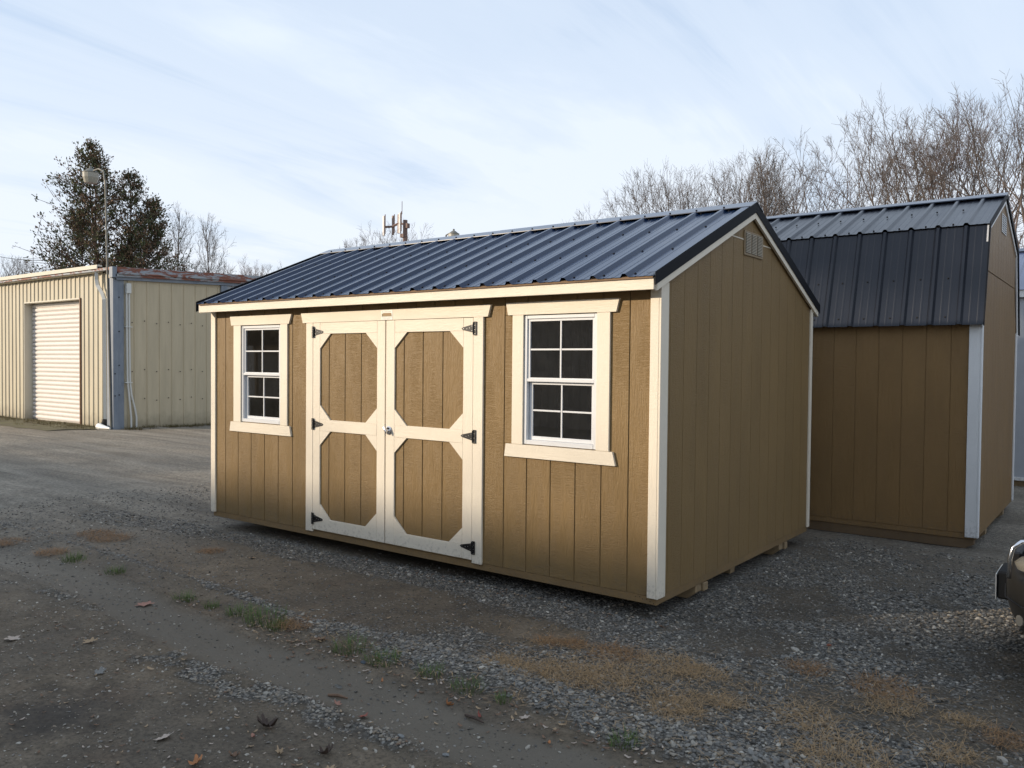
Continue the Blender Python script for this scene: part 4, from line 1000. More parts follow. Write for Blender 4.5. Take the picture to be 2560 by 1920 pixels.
def put_tree(kind, px, depth, ytop, label, rot=0, sx=1.0, name='bare_tree', group='bare winter trees on the skyline', loc=None, H=None):
    (me, H0) = TREES[kind]
    x, y = loc if loc else ray_xy(px, depth)
    if H is None: H = 1.63+(882-ytop+(12 if px > 1500 else 4))/2058.2*depth*(1.02 if px > 2100 else 1.0)
    t = empty(name, (x, y, -.05), label, 'tree', group)
    s = H/H0; t.scale = (s*sx, s*sx, s); t.rotation_euler = (0, 0, rot)
    for nm, m in zip(('trunk', 'crown'), me):
        o = bpy.data.objects.new(nm, m); COL.objects.link(o); o.parent = t
    return t
PT = put_tree
# left skyline
PT('tulip_a', 443, 46, 500, 'slender bare tree with one straight stem, just right of the big evergreen', .4, .72)
PT('tulip_b', 527, 46, 520, 'slender bare tree, second one right of the big evergreen', 1.9, .72)
PT('spread_a', -30, 40, 585, 'bare tree at the very left edge of the photo, tallest of the left woods', .3)
PT('tall_a', 62, 48, 628, 'bare tree in the left woods, second from the left edge', 1.0)
PT('tall_b', 105, 50, 655, 'low bare tree in the left woods closest to the evergreen', 2.2)
PT('spread_b', 380, 50, 640, 'small bare tree behind the right skirt of the evergreen', 2.2)
PT('tall_b', 480, 60, 632, 'small bare tree between the two slender ones', .6, .9)
PT('spread_c', 640, 55, 632, 'low round bare tree over the left end of the gabled shed roof', 1.1, 1.1)
PT('tall_a', 690, 52, 640, 'thin bare tree right of the low round one over the shed roof', 2.9)
PT('spread_a', 760, 60, 645, 'faint bare tree behind the roof slope, left of the ridge end', 4.0)
PT('tulip_a', 868, 60, 592, 'small bare tree-top peeping over the shed ridge left of the antenna mast', 2.9, .8)
PT('spread_b', 992, 52, 548, 'rounded bare tree behind the antenna mast', 5.0, .85)
# right skyline
PT('spread_c', 1530, 44, 520, 'low bare tree at the left end of the right-hand woods', .2, 1.0)
PT('spread_a', 1625, 45, 412, 'bare fan-shaped tree, first tall one of the right-hand woods', 2.0, .9)
PT('tall_a', 1700, 45, 398, 'tall bare tree right of the fan-shaped one', 3.3, .9)
PT('spread_b', 1765, 47, 402, 'bare tree just left of the domed tree above the shed peak', 1.2, .85)
PT('tall_b', 1850, 43, 370, 'slim bare tree leaning against the domed tree above the shed peak', 5.0, .9)
PT('spread_a', 1915, 44, 338, 'dense domed bare tree rising above the shed peak', 5.4, .85)
PT('tulip_b', 1920, 45, 345, 'straight-stemmed bare tree inside the domed one above the shed peak', 1., .9)
PT('spread_c', 2050, 46, 460, 'low reddish bare tree in the dip between the two tall groups', 2.6, 1.)
PT('spread_b', 2150, 40, 330, 'wide bare tree leaning left over the barn roof', 2.7, .95)
PT('spread_a', 2255, 38, 250, 'tallest rounded bare tree above the middle of the barn roof', .9, .9)
PT('spread_c', 2330, 41, 262, 'rounded bare tree, right half of the big crown over the barn roof', 4.1, .85)
PT('tall_b', 2410, 40, 300, 'bare tree right of the biggest crown, over the barn roof', .5, .8)
PT('tall_a', 2470, 37, 232, 'tall thin bare tree over the right end of the barn roof', 2.1, .8)
PT('spread_b', 2545, 34, 222, 'tall bare tree at the right edge of the photo', 3.9, .85)
PT('tall_b', 2590, 30, 215, 'thick-trunked bare tree cut by the right edge of the photo', 1.3, .9)
rt = random.Random(9)
for k in range(11):
    px = 1490+k*98+rt.uniform(-12, 12); PT(rt.choice(('thick_a', 'thick_b', 'thick_a', 'tall_a')), px, rt.uniform(46, 62), (650 if px < 1560 else 600)-(px-1560)*.12+rt.uniform(-30, 30), 'thin understorey tree in the brown thicket behind the sheds', rt.uniform(0, 6), 1.5, 'understorey_tree', 'brown thicket behind the sheds')
for k in range(16):
    px = -60+k*22; PT(rt.choice(('thick_b', 'thick_b', 'tall_b')), px, rt.uniform(50, 66), 668+rt.uniform(-20, 25), 'thin gray tree in the woods behind the tan warehouse', rt.uniform(0, 6), 1.3, 'understorey_tree', 'gray woods behind the tan warehouse')
for k in range(12):
    px = 330+k*40; PT(rt.choice(('thick_b', 'tall_b')), px, rt.uniform(60, 75), 672+rt.uniform(-18, 25), 'faint low tree on the horizon between warehouse and shed roof', rt.uniform(0, 6), 1.4, 'understorey_tree', 'faint trees on the horizon')

# the big evergreen (cedar) behind the warehouse
def cedar():
    rd = random.Random(5); T = TB(); v = []; f = []; v2 = []; f2 = []
    x0, y0 = ray_xy(262, 31); t = empty('evergreen_tree', (x0, y0, 0), 'large ragged brown-green evergreen behind the tan warehouse', 'tree')
    H = 1.63+(882-364)/2058.2*31
    def tuft(p, dr, s, V_, F_):
        for k in range(rd.randint(8, 12)):
            dd = unit((dr[0]+rd.gauss(0, .55), dr[1]+rd.gauss(0, .55), dr[2]+.35+rd.gauss(0, .45)))
            o = (p[0]+rd.gauss(0, s*.55), p[1]+rd.gauss(0, s*.55), p[2]+rd.gauss(0, s*.5))
            L_ = s*rd.uniform(.45, .95); w_ = L_*.3
            sdv = unit((rd.gauss(0, 1), rd.gauss(0, 1), rd.gauss(0, 1)))
            n = len(V_)
            m_ = (o[0]+dd[0]*L_*.5, o[1]+dd[1]*L_*.5, o[2]+dd[2]*L_*.5)
            V_ += [o, (m_[0]+sdv[0]*w_, m_[1]+sdv[1]*w_, m_[2]+sdv[2]*w_), (o[0]+dd[0]*L_, o[1]+dd[1]*L_, o[2]+dd[2]*L_), (m_[0]-sdv[0]*w_, m_[1]-sdv[1]*w_, m_[2]-sdv[2]*w_)]
            F_.append((n, n+1, n+2, n+3))
    rx, ry = r2.x, r2.y
    ldr = [(-.5, .0, H*1.0, .15), (.75, .2, H*.88, .14), (-1.6, .5, H*.74, .07), (2.2, -.3, H*.68, .08), (.2, -.4, H*.93, .11), (1.5, .3, H*.78, .08)]
    for (ox, oy, h_, rr) in ldr:
        bx, by = ox*rx*.5, ox*ry*.5+oy
        p = (bx, by, 0); n = 26; wob = rd.uniform(0, 6)
        for i in range(n):
            tt = (i+1)/n; q = (bx+ox*rx*.5*tt+.08*math.sin(tt*7+wob), by+ox*ry*.5*tt+.08*math.cos(tt*6+wob), h_*tt)
            T.seg(p, q, rr*(1-.93*i/n), rr*(1-.93*(i+1)/n), 6); p = q
            if tt < .22: continue
            nb = 5 if rr > .1 else 4
            for k in range(nb):
                az = rd.uniform(0, 6.28)
                Rm = 3.0*max(.05, 1-((tt-.22)/.80)**1.7)**.8
                Lb = max(.28, Rm*rd.uniform(.4, 1.08)*(1. if rr > .1 else .85))
                dd = unit((math.cos(az), math.sin(az), .28+.5*tt)); bp = p; ns = 7
                br = .035*(1-tt*.6)
                for s in range(ns):
                    dd = unit((dd[0]+rd.gauss(0, .12), dd[1]+rd.gauss(0, .12), dd[2]+rd.gauss(.05, .1)))
                    b2 = (bp[0]+dd[0]*Lb/ns, bp[1]+dd[1]*Lb/ns, bp[2]+dd[2]*Lb/ns); T.seg(bp, b2, br*(1-s/ns*.8), br*(1-(s+1)/ns*.8), 4)
                    dens = .85 if s >= 3 else (.25 if s >= 1 else .15)
                    if rd.random() < dens:
                        if rd.random() < .62: tuft(b2, dd, .145, v, f)
                        else: tuft(b2, dd, .14, v2, f2)
                    if s >= 1 and rd.random() < .75:
                        d3 = tilt(dd, rd.uniform(.5, 1.0), rd.uniform(0, 6.28)); l3 = Lb*.26; e3 = (b2[0]+d3[0]*l3, b2[1]+d3[1]*l3, b2[2]+d3[2]*l3+.05)
                        T.seg(b2, e3, .012, .006, 3)
                        if rd.random() < .8: tuft(e3, d3, .13, *((v, f) if rd.random() < .55 else (v2, f2)))
                    bp = b2
    mt = bpy.data.meshes.new('trunk'); mt.from_pydata(T.v, [], T.f); mt.materials.append(bark('evergreen_bark', (.06, .045, .035), (.12, .09, .07)))
    o = bpy.data.objects.new('trunk', mt); COL.objects.link(o); o.parent = t
    for nm, vv, ff, c in (('crown', v, f, ((.045, .058, .028), (.115, .125, .060))), ('crown', v2, f2, ((.10, .066, .040), (.21, .14, .09)))):
        mc = bpy.data.meshes.new('crown'); mc.from_pydata(vv, [], ff)
        m, nt, p = mat('evergreen_foliage'); nz = noise(nt, coords(nt, (1, 1, 1)), 1.7, 4, .7); nt.links.new(cmix(nt, RAMP(nt, nz, [(.35, 0.), (.65, 1.)]), *c), p.inputs['Base Color'])
        p.inputs['Roughness'].default_value = .75; p.inputs['Specular IOR Level'].default_value = .2; mc.materials.append(m)
        o = bpy.data.objects.new(nm, mc); COL.objects.link(o); o.parent = t; o['label'] = 'green sprays' if c[0][0] < .06 else 'brown winter-burnt sprays'
cedar()
# overhead wire at the left
a = ray_xy(-80, 42); b = ray_xy(150, 30)
wz = lambda px, py, dp: 1.63+(882-py)/2058.2*dp
P0 = Vector((*a, wz(0, 604, 42))); P1 = Vector((*b, wz(0, 634, 30)))
wire = MB().tube([P0.lerp(P1, t)-Vector((0, 0, .25*4*t*(1-t))) for t in np.linspace(0, 1, 9)], .012, 4)
tag(part('utility_wire', wire, m_black, lift=0), 'thin overhead wire crossing the sky left of the evergreen', 'wire')

# ------------------------------------------------------------------ behind the camera: shed and carport mirrored in the panes, woods, added shade casters
m_wm = plain('weathered_wall_metal', (.36, .32, .27), .6, var=.1)
wh = empty('equipment_shed', (-4, -14.5, 0), 'long low ribbed metal shed across the yard behind the camera', 'shed')
for k in range(20):
    a = -15+k*.95; part('wall_panel', ribbed(rib_profile(a+.001, a+.949, .2375, .03, .08, .04, 0), (0, -12.5, 0), (1, 0, 0), (0, 0, 1), (0, 1, 0), 3.0), m_wm, wh, lift=0)
part('wall', MB().box(-15, 4, -16.5, -12.52, 0, 3.0), m_wm, wh, lift=0)
part('roof', MB().prism([(-12.2, 3.0), (-14.5, 3.9), (-16.8, 3.0), (-16.8, 2.95), (-14.5, 3.84), (-12.2, 2.95)], 'x', -15.2, 4.2), m_wm, wh, lift=0)
m_tl, nt_, p_ = mat('translucent_roof_sheet'); nt_.nodes.remove(p_)
tl = N(nt_, 'ShaderNodeBsdfTranslucent'); tl.inputs[0].default_value = (.75, .74, .68, 1); df = N(nt_, 'ShaderNodeBsdfDiffuse'); df.inputs[0].default_value = (.6, .6, .56, 1)
mxs = N(nt_, 'ShaderNodeMixShader'); mxs.inputs[0].default_value = .45; nt_.links.new(tl.outputs[0], mxs.inputs[1]); nt_.links.new(df.outputs[0], mxs.inputs[2]); nt_.links.new(mxs.outputs[0], nt_.nodes['Material Output'].inputs[0])  # translucency added so skylight brightens the carport roof mirrored in the panes
cp = empty('carport', (-20, -11, 0), 'open metal carport left of the camera with ribbed roof', 'carport')
part('roof', ribbed(rib_profile(-28, -13, .30, .06, .16, .08, 0), (0, -5.4, 2.36), (1, 0, 0), (0, -1, .0), (0, 0, 1), 12.0, .002), m_tl, cp, lift=0)
for x in (-27.8, -23, -18, -13.2):
    for y in (-5.6, -17): part('post', MB().box(x, x+.12, y, y+.12, 0, 2.34), m_lumber, cp, lift=0)
part('beam', MB().box(-27.9, -13.1, -5.62, -5.5, 2.30, 2.35), m_lumber, cp, lift=0); part('beam', MB().box(-27.9, -13.1, -17, -16.88, 2.1, 2.34), m_lumber, cp, lift=0)
for k in range(22): part('rib_line_bar', MB().box(-27.6+k*.66, -27.5+k*.66, -17, -5.6, 2.29, 2.345), m_inner, cp, lift=0)  # dark bars added to draw the roof's rib lines in the reflection
part('rear_wall', MB().box(-27.9, -13.1, -17.2, -17.1, 0, 2.34), m_wm, cp, lift=0)
def high_tree(x, y, zc, H, Rr, seed, label):
    """made-up evergreen out of view; its high crown shades the barn roof"""
    rd = random.Random(seed); t = empty('shade_pine', (x, y, 0), label, 'tree', 'unseen pines added to shade the barn roof'); T = TB(); v = []; f = []
    T.seg((0, 0, 0), (.1, 0, H*.95), .22, .05, 8)
    for k in range(60):
        z = zc+(H-zc)*rd.random(); a = rd.uniform(0, 6.28); L_ = Rr*(1-.55*(z-zc)/(H-zc))*rd.uniform(.5, 1); e = (math.cos(a)*L_, math.sin(a)*L_, z+L_*.15); T.seg((.1*z/H, 0, z), e, .04, .012, 4)
        for q in range(34):
            u_ = rd.uniform(.25, 1); c = (e[0]*u_+rd.gauss(0, .2), e[1]*u_+rd.gauss(0, .2), z+(e[2]-z)*u_+rd.gauss(0, .16)); n = len(v)
            a1 = unit((rd.gauss(0, 1), rd.gauss(0, 1), rd.gauss(0, 1))); b1 = unit((rd.gauss(0, 1), rd.gauss(0, 1), rd.gauss(0, 1)))
            v += [(c[0]+.17*(i*a1[0]+j*.5*b1[0]), c[1]+.17*(i*a1[1]+j*.5*b1[1]), c[2]+.17*(i*a1[2]+j*.5*b1[2])) for i, j in ((-1, 0), (0, -1), (1, 0), (0, 1))]; f.append((n, n+1, n+2, n+3))
    mt = bpy.data.meshes.new('trunk'); mt.from_pydata(T.v, [], T.f); mt.materials.append(m_bark); o = bpy.data.objects.new('trunk', mt); COL.objects.link(o); o.parent = t
    mc = bpy.data.meshes.new('crown'); mc.from_pydata(v, [], f); mc.materials.append(plain('shade_pine_needles_%d' % seed, (.04, .055, .025), .7)); o = bpy.data.objects.new('crown', mc); COL.objects.link(o); o.parent = t
high_tree(-18.1, -12.6, 9.2, 12.9, 3.4, 1, 'unseen tall pine added to shade the barn roof, left of the two behind the camera')  # both pines are made up, placed to cast shade on the barn roof
high_tree(-12.0, -12.9, 9.2, 13.0, 2.8, 2, 'unseen tall pine added to shade the barn roof, right of the two behind the camera')
big = empty('shade_barn', (-21, -22, 0), 'unseen big metal barn added far behind the camera to shade the yard', 'barn')  # made-up barn out of view, placed to keep sun off the yard
part('wall', MB().prism([(-26, 0), (-19.4, 0), (-19.4, 8.1), (-22.7, 8.8), (-26, 8.1)], 'x', -36, -6), m_wm, big, lift=0)
for k in range(32): part('wall_panel', ribbed(rib_profile(-36+k*.94, -36+k*.94+.93, .235, .03, .08, .04, 0), (0, -19.35, 0), (1, 0, 0), (0, 0, 1), (0, 1, 0), 8.0), m_wm, big, lift=0)
part('roof', MB().prism([(-19.0, 8.15), (-22.7, 8.95), (-26.4, 8.15), (-26.4, 8.08), (-22.7, 8.88), (-19.0, 8.08)], 'x', -36.4, -5.6), m_wm, big, lift=0)
for k in range(46):
    x = -40+k*.95+rt.uniform(-.5, .5); y = -29+rt.uniform(-1.5, 1.5)
    PT(rt.choice(('spread_a', 'thick_a', 'thick_b', 'thick_a', 'thick_b')), 0, 0, 0, 'bare tree in the woods behind the camera', rt.uniform(0, 6), 1.2, 'bare_tree', 'bare woods behind the camera', (x, y), rt.uniform(10.8, 13.0))

# ------------------------------------------------------------------ the car at the right edge
m_car = plain('dark_gray_car_paint', (.035, .034, .032), .35, .2, coat=.4, var=.08); m_tyre = plain('tyre_rubber', (.015, .015, .015), .8); m_bump = plain('faded_bumper_plastic', (.019, .018, .016), .45, var=.15, vs=3)
m_lamp = plain('headlamp_lens', (.22, .21, .18), .15, coat=.5); m_plate = plain('plate_metal', (.65, .65, .62), .4); m_cglass = plain('car_glass', (.01, .012, .014), .05, coat=.5)
car = empty('parked_car', (4.0, .86, 0), 'dark gray car at the right edge, only its bumper corner and headlamp in view', 'car')
car.rotation_euler = (0, 0, 0)
YCc = .90; FX = 1.86
def body_loft(stations, m, name, parent, smooth=True):
    v = []; f = []; n = len(stations[0][1])
    for (x, ring) in stations:
        for (y, z) in ring: v.append((x, YCc+y, z))
    for i in range(len(stations)-1):
        for j in range(n): f.append((i*n+j, i*n+(j+1) % n, (i+1)*n+(j+1) % n, (i+1)*n+j))
    f.append(tuple(range(n))); f.append(tuple((len(stations)-1)*n+j for j in range(n)))
    return part(name, MB().add(v, f), m, parent, smooth, lift=0)
def ring(hw, z0, z1, zs, k=1.0):
    """closed half-width profile: sill z0, shoulder zs, top z1"""
    h = []
    for s in (1, -1):
        seq = [(0, z0), (hw*.80, z0), (hw*.97, z0+.10), (hw, (z0+zs)/2), (hw*.97, zs), (hw*.80, z1-.02), (hw*.45, z1), (0, z1+.005)]
        if s < 0: seq = seq[::-1][1:-1]
        h += [(s*y, z) for y, z in seq]
    return h
# body: bonnet, cabin sides, tail
body_loft([(FX+.10, ring(.62, .34, .60, .55)), (FX+.16, ring(.72, .32, .66, .58)), (FX+.30, ring(.82, .28, .73, .63)), (FX+.60, ring(.87, .26, .84, .72)), (FX+1.15, ring(.90, .24, 1.02, .90)), (FX+2.0, ring(.90, .24, 1.02, .96)), (FX+3.2, ring(.90, .24, 1.03, .96)), (FX+4.1, ring(.88, .26, 1.0, .92)), (FX+4.45, ring(.78, .34, .92, .8))], m_car, 'body', car)
body_loft([(FX+1.10, ring(.62, 1.0, 1.03, 1.01)), (FX+1.65, ring(.70, 1.0, 1.42, 1.2)), (FX+2.2, ring(.72, 1.0, 1.52, 1.25)), (FX+3.2, ring(.72, 1.0, 1.50, 1.25)), (FX+4.0, ring(.66, .98, 1.05, 1.0))], m_cglass, 'windows', car)
body_loft([(FX+1.75, ring(.60, 1.44, 1.475, 1.46)), (FX+2.2, ring(.64, 1.49, 1.535, 1.51)), (FX+3.2, ring(.64, 1.47, 1.515, 1.49)), (FX+3.5, ring(.58, 1.35, 1.40, 1.37))], m_car, 'roof', car)
# bumper: sweeps round the corner, bulging
bp = MB(); v = []; f = []
secs = [(.0, .62), (.02, .66), (.0, .50), (.03, .34), (.09, .24), (.16, .22)]
prof = [(.10, .565), (.03, .555), (-.01, .52), (-.022, .46), (-.02, .40), (.0, .34), (.05, .27), (.12, .235), (.20, .24)]
path_ = []
for i in range(25):
    t = -1+2*i/24; ang = t*math.pi/2
    yy = .86*math.copysign(abs(math.sin(ang))**.75, t); xx = .50*(1-abs(math.cos(ang))**.42)
    path_.append((xx, yy, ang))
for (xx, yy, ang) in path_:
    for (o, z) in prof: v.append((FX+xx+o*math.cos(ang)*.9+ (0), YCc+yy-o*math.sin(ang)*.35, z))
n = len(prof)
for i in range(24):
    for j in range(n-1): f.append((i*n+j, i*n+j+1, (i+1)*n+j+1, (i+1)*n+j))
part('bumper', MB().add(v, f), m_bump, car, True, lift=0)
part('license_plate', MB().box(FX-.085, FX-.079, YCc-.15, YCc+.15, .300, .445, .001), m_plate, car, lift=0)
part('plate_holder', MB().box(FX-.078, FX+.02, YCc-.14, YCc+.14, .30, .46, .01), m_tyre, car, lift=0)
for s in (-1, 1):
    hl = MB(); v = []; f = []
    for i in range(5):
        t = i/4; yy = s*(.50+.30*t); xx = .05+.24*t**2
        for (dx, z) in ((.0, .570), (-.012, .60), (.02, .63), (.08, .65)): v.append((FX+xx+dx, YCc+yy, z+.02*t))
    for i in range(4):
        for j in range(3): f.append((i*4+j, i*4+j+1, (i+1)*4+j+1, (i+1)*4+j))
    part('headlight', hl.add(v, f), m_lamp, car, True, lift=0)
part('grille', MB().box(FX+.02, FX+.06, YCc-.38, YCc+.38, .57, .63, .01), m_black, car, lift=0)
part('bumper_guard', MB().tube([(1.90, .16, .56), (1.903, .155, .66), (1.915, .155, .72), (1.95, .165, .752), (2.03, .2, .76), (2.10, .5, .76), (2.10, 1.3, .76), (2.03, 1.6, .76), (1.95, 1.64, .752), (1.903, 1.65, .66), (1.90, 1.65, .56)], .011, 8), m_chrome, car, True, lift=0)
part('bumper_seam', MB().tube([(FX-.018, YCc-.3, .43), (FX+.012, YCc-.60, .43), (FX+.10, YCc-.78, .43), (FX+.30, YCc-.87, .43)], .004, 5), m_black, car, lift=0)
fog = MB(); fc = Vector((FX+.17, YCc-.755, .40))
part('fog_lamp', MB().tube([(FX+.13, YCc-.70, .35), (FX+.088, YCc-.735, .35)], [.030, .028], 14), m_lamp, car, lift=0)
fog.add([(fc.x-.020, fc.y+.05, .45), (fc.x+.03, fc.y-.015, .425), (fc.x+.035, fc.y-.02, .385), (fc.x+.01, fc.y+.02, .365), (fc.x-.02, fc.y+.055, .40)], [(0, 1, 2, 3, 4)])
for wx in (FX+.85, FX+3.45):
    for s in (-1, 1):
        wh_ = part('wheel', MB().tube([(wx, YCc+s*.70, .31), (wx, YCc+s*.90, .31)], .31, 28), m_tyre, car, lift=0)
        part('rim', MB().tube([(wx, YCc+s*.88, .31), (wx, YCc+s*.912, .31)], [.2, .17], 20), m_plate, wh_, lift=0)

# ------------------------------------------------------------------ gravel stones (geometry nodes)
def stone_mesh(seed):
    import bmesh
    rd = random.Random(seed); bm = bmesh.new(); bmesh.ops.create_icosphere(bm, subdivisions=1, radius=.5)
    sx, sy, sz = rd.uniform(.8, 1.25), rd.uniform(.6, .95), rd.uniform(.35, .6)
    for vv in bm.verts:
        k = 1+rd.uniform(-.22, .22); vv.co = Vector((vv.co.x*sx*k, vv.co.y*sy*k, vv.co.z*sz*k))
    me = bpy.data.meshes.new('stone'); bm.to_mesh(me); bm.free(); return me
def stone_mat(name):
    m, nt, p = mat(name); at = N(nt, 'ShaderNodeAttribute', _attribute_name='tint'); at.attribute_type = 'INSTANCER'
    c = RAMP(nt, at.outputs['Fac'], [(.0, (.06, .057, .052)), (.30, (.125, .122, .114)), (.60, (.235, .23, .214)), (.76, (.235, .185, .13)), (.90, (.37, .345, .295)), (1., (.60, .56, .48))])
    v = noise(nt, coords(nt, (1, 1, 1), offs=False), 3, 3); c = cmix(nt, MATH(nt, 'MULTIPLY', v, .5), c, (.11, .098, .08))
    nt.links.new(c, p.inputs['Base Color']); p.inputs['Roughness'].default_value = .8; p.inputs['Specular IOR Level'].default_value = .3; return m
m_stone = stone_mat('gravel_stone')
stcol = bpy.data.collections.new('stone_shapes')
for k in range(6):
    me = stone_mesh(k+3); me.materials.append(m_stone); stcol.objects.link(bpy.data.objects.new('stone_shape', me))
def scatter(name, pts, rots, scs, tint, idx, label=None):
    me = bpy.data.meshes.new(name); me.vertices.add(len(pts)); me.vertices.foreach_set('co', np.asarray(pts, np.float32).ravel())
    for nm, ty, arr in (('rot', 'FLOAT_VECTOR', rots), ('scl', 'FLOAT_VECTOR', scs)):
        at = me.attributes.new(nm, ty, 'POINT'); at.data.foreach_set('vector', np.asarray(arr, np.float32).ravel())
    at = me.attributes.new('tint', 'FLOAT', 'POINT'); at.data.foreach_set('value', np.asarray(tint, np.float32))
    at = me.attributes.new('idx', 'INT', 'POINT'); at.data.foreach_set('value', np.asarray(idx, np.int32))
    o = bpy.data.objects.new(name, me); COL.objects.link(o)
    ng = bpy.data.node_groups.new(name+'_nodes', 'GeometryNodeTree')
    ng.interface.new_socket('Geometry', in_out='INPUT', socket_type='NodeSocketGeometry'); ng.interface.new_socket('Geometry', in_out='OUTPUT', socket_type='NodeSocketGeometry')
    gi = ng.nodes.new('NodeGroupInput'); go = ng.nodes.new('NodeGroupOutput'); ci = ng.nodes.new('GeometryNodeCollectionInfo'); ci.inputs['Collection'].default_value = stcol
    ci.inputs['Separate Children'].default_value = True; ci.inputs['Reset Children'].default_value = True
    io = ng.nodes.new('GeometryNodeInstanceOnPoints'); io.inputs['Pick Instance'].default_value = True
    def na(n_, ty): q = ng.nodes.new('GeometryNodeInputNamedAttribute'); q.data_type = ty; q.inputs['Name'].default_value = n_; return [s for s in q.outputs if s.enabled][0]
    ng.links.new(gi.outputs[0], io.inputs['Points']); ng.links.new(ci.outputs[0], io.inputs['Instance'])
    ng.links.new(na('idx', 'INT'), io.inputs['Instance Index']); ng.links.new(na('rot', 'FLOAT_VECTOR'), io.inputs['Rotation']); ng.links.new(na('scl', 'FLOAT_VECTOR'), io.inputs['Scale'])
    ng.links.new(io.outputs[0], go.inputs[0])
    md = o.modifiers.new('scatter', 'NODES'); md.node_group = ng
    return o
rng = np.random.default_rng(7)
def in_view(x, y, mrg=120):
    vx, vy = x-2.3797, y+4.7015; dep = vx*d.x+vy*d.y+(0-1.63)*d.z; px = 1280+2058.2*(vx*r2.x+vy*r2.y-1.63*r2.z)/np.maximum(dep, .1)
    py = 960-2058.2*(vx*u2.x+vy*u2.y-1.63*u2.z)/np.maximum(dep, .1)
    return (dep > .5) & (px > -mrg*3) & (px < 2560+mrg*3) & (py < 1920+mrg*2)
NP = 1500000
xx = rng.uniform(-7.5, 3.4, NP); yy = rng.uniform(-3.7, 3.4, NP)
dist = np.hypot(xx-CAMP[0], yy-CAMP[1]); g = gravel_mask(xx, yy)
under = (xx < -.02) & (xx > -4.8) & (yy > .25)
prob = (g**1.3)*np.clip(1.25-dist*.11, .12, 1)*.24+.03
keep = (rng.random(NP) < prob) & in_view(xx, yy) & ~under
xx, yy, g, dist = xx[keep], yy[keep], g[keep], dist[keep]
n = len(xx); print('stones', n)
size = .005+.0145*rng.random(n)**2.4; size *= (1+.35*(g > .5)); size *= np.where(polyd(xx, yy, RIDGE) < .16, 1.25, 1.)*np.where(xx > .8, 1.1, 1.); size *= 1+np.clip(dist-5, 0, 5)*.05
tint = rng.random(n)**1.15*.97; lt = (polyd(xx, yy, RIDGE) < .15) | (yy < -2.0); tint = np.where(lt, np.clip(tint*.65+.30, 0, 1), tint); tint = np.where(yy < -2.0, np.clip(tint*.6+.42, 0, .95), tint); tint = np.where(rng.random(n) < .008, 1., tint)
zs = ground_h(xx, yy)
sc3 = np.stack([size*1.15, size*1.0, size*.95], 1)
rots = np.stack([rng.normal(0, .3, n), rng.normal(0, .3, n), rng.uniform(0, 6.28, n)], 1)
gv = scatter('gravel', np.stack([xx, yy, zs+size*.12], 1), rots, sc3, tint, rng.integers(0, 6, n)); tag(gv, 'gray crushed gravel in windrows and patches over the yard', 'gravel', kind='stuff')
# individual larger rocks
m_rock = plain('pale_rock', (.36, .33, .28), .8, var=.2, vs=20, bmp=.4); m_rockg = plain('gray_rock', (.20, .205, .20), .8, var=.2, vs=20, bmp=.4); m_rockr = plain('brick_fragment', (.24, .085, .05), .85, var=.2, vs=20); m_rockb = plain('dark_blue_stone', (.04, .055, .07), .6)
for (x, y, s, m, lb) in ((1.98, -.73, .055, m_rock, 'largest pale rock, at the lower right corner of the yard'), (.87, .03, .05, m_rock, 'pale rock, larger of the pair past the shed corner'), (.91, -.03, .045, m_rock, 'pale rock, smaller of the pair past the shed corner'),
                      (1.0, .23, .04, m_rockr, 'reddish brick fragment on the gravel right of the shed'), (.55, -.84, .04, m_rockg, 'gray rock beside the dry grass clumps'), (.86, -.77, .035, m_rockg, 'gray angular rock right of the dry grass clumps'),
                      (-.14, -2.14, .035, m_rockg, 'round gray stone at the edge of the smooth track'), (-.17, -2.32, .03, m_rock, 'pale stone in the bottom foreground mud'), (.12, -2.14, .036, m_rockg, 'gray stone in the light foreground gravel'),
                      (.34, -1.86, .032, m_rock, 'pale stone on the mud right of the track'), (-.90, -1.66, .05, m_rockb, 'flat dark blue stone beside the grass tuft'), (-2.04, -.13, .05, m_rock, 'white stone in the gravel below the door'),
                      (-1.35, -.10, .035, m_rock, 'small white stone in the gravel below the right window'), (1.31, .04, .045, m_rock, 'tan rock in the gravel hump right of the shed'), (1.12, .02, .04, m_rockg, 'gray rock in the gravel hump right of the shed')):
    me = stone_mesh(int(x*100+y*7)+500); me.materials.append(m)
    o = bpy.data.objects.new('rock', me); COL.objects.link(o); o.location = (x, y, gh(x, y)+s*.12); o.scale = (s, s*.9, s*.9); o.rotation_euler = (rt.uniform(-.3, .3), rt.uniform(-.3, .3), rt.uniform(0, 6))
    tag(o, lb, 'rock', 'loose rocks in the yard')

# ------------------------------------------------------------------ grass tufts
def blades(rd, n, R0, h, w_, lean, flat=0.):
    v = []; f = []
    for k in range(n):
        a = rd.uniform(0, 6.28); q = R0*math.sqrt(rd.random()); bx, by = q*math.cos(a), q*math.sin(a)
        az = a+rd.gauss(0, .8) if flat < .5 else rd.uniform(0, 6.28); H_ = h*rd.uniform(.45, 1.1); ln = lean*rd.uniform(.3, 1.3); px_, py_ = -math.sin(az)*w_, math.cos(az)*w_
        o = len(v)
        for t in (0, .5, 1.):
            x = bx+math.cos(az)*ln*H_*t**(1.6-.8*flat); y = by+math.sin(az)*ln*H_*t**(1.6-.8*flat); z = H_*t*(1-flat*.75*t); ww = 1-t*.85
            v += [(x-px_*ww, y-py_*ww, z), (x+px_*ww, y+py_*ww, z)]
        f += [(o, o+1, o+3, o+2), (o+2, o+3, o+5, o+4)]
    return v, f
def leafy(name, c1, c2):
    m, nt, p = mat(name); nt.links.new(cmix(nt, noise(nt, coords(nt, (1, 1, 1)), 30, 3, .7), c1, c2), p.inputs['Base Color']); p.inputs['Roughness'].default_value = .7; p.inputs['Specular IOR Level'].default_value = .2; return m
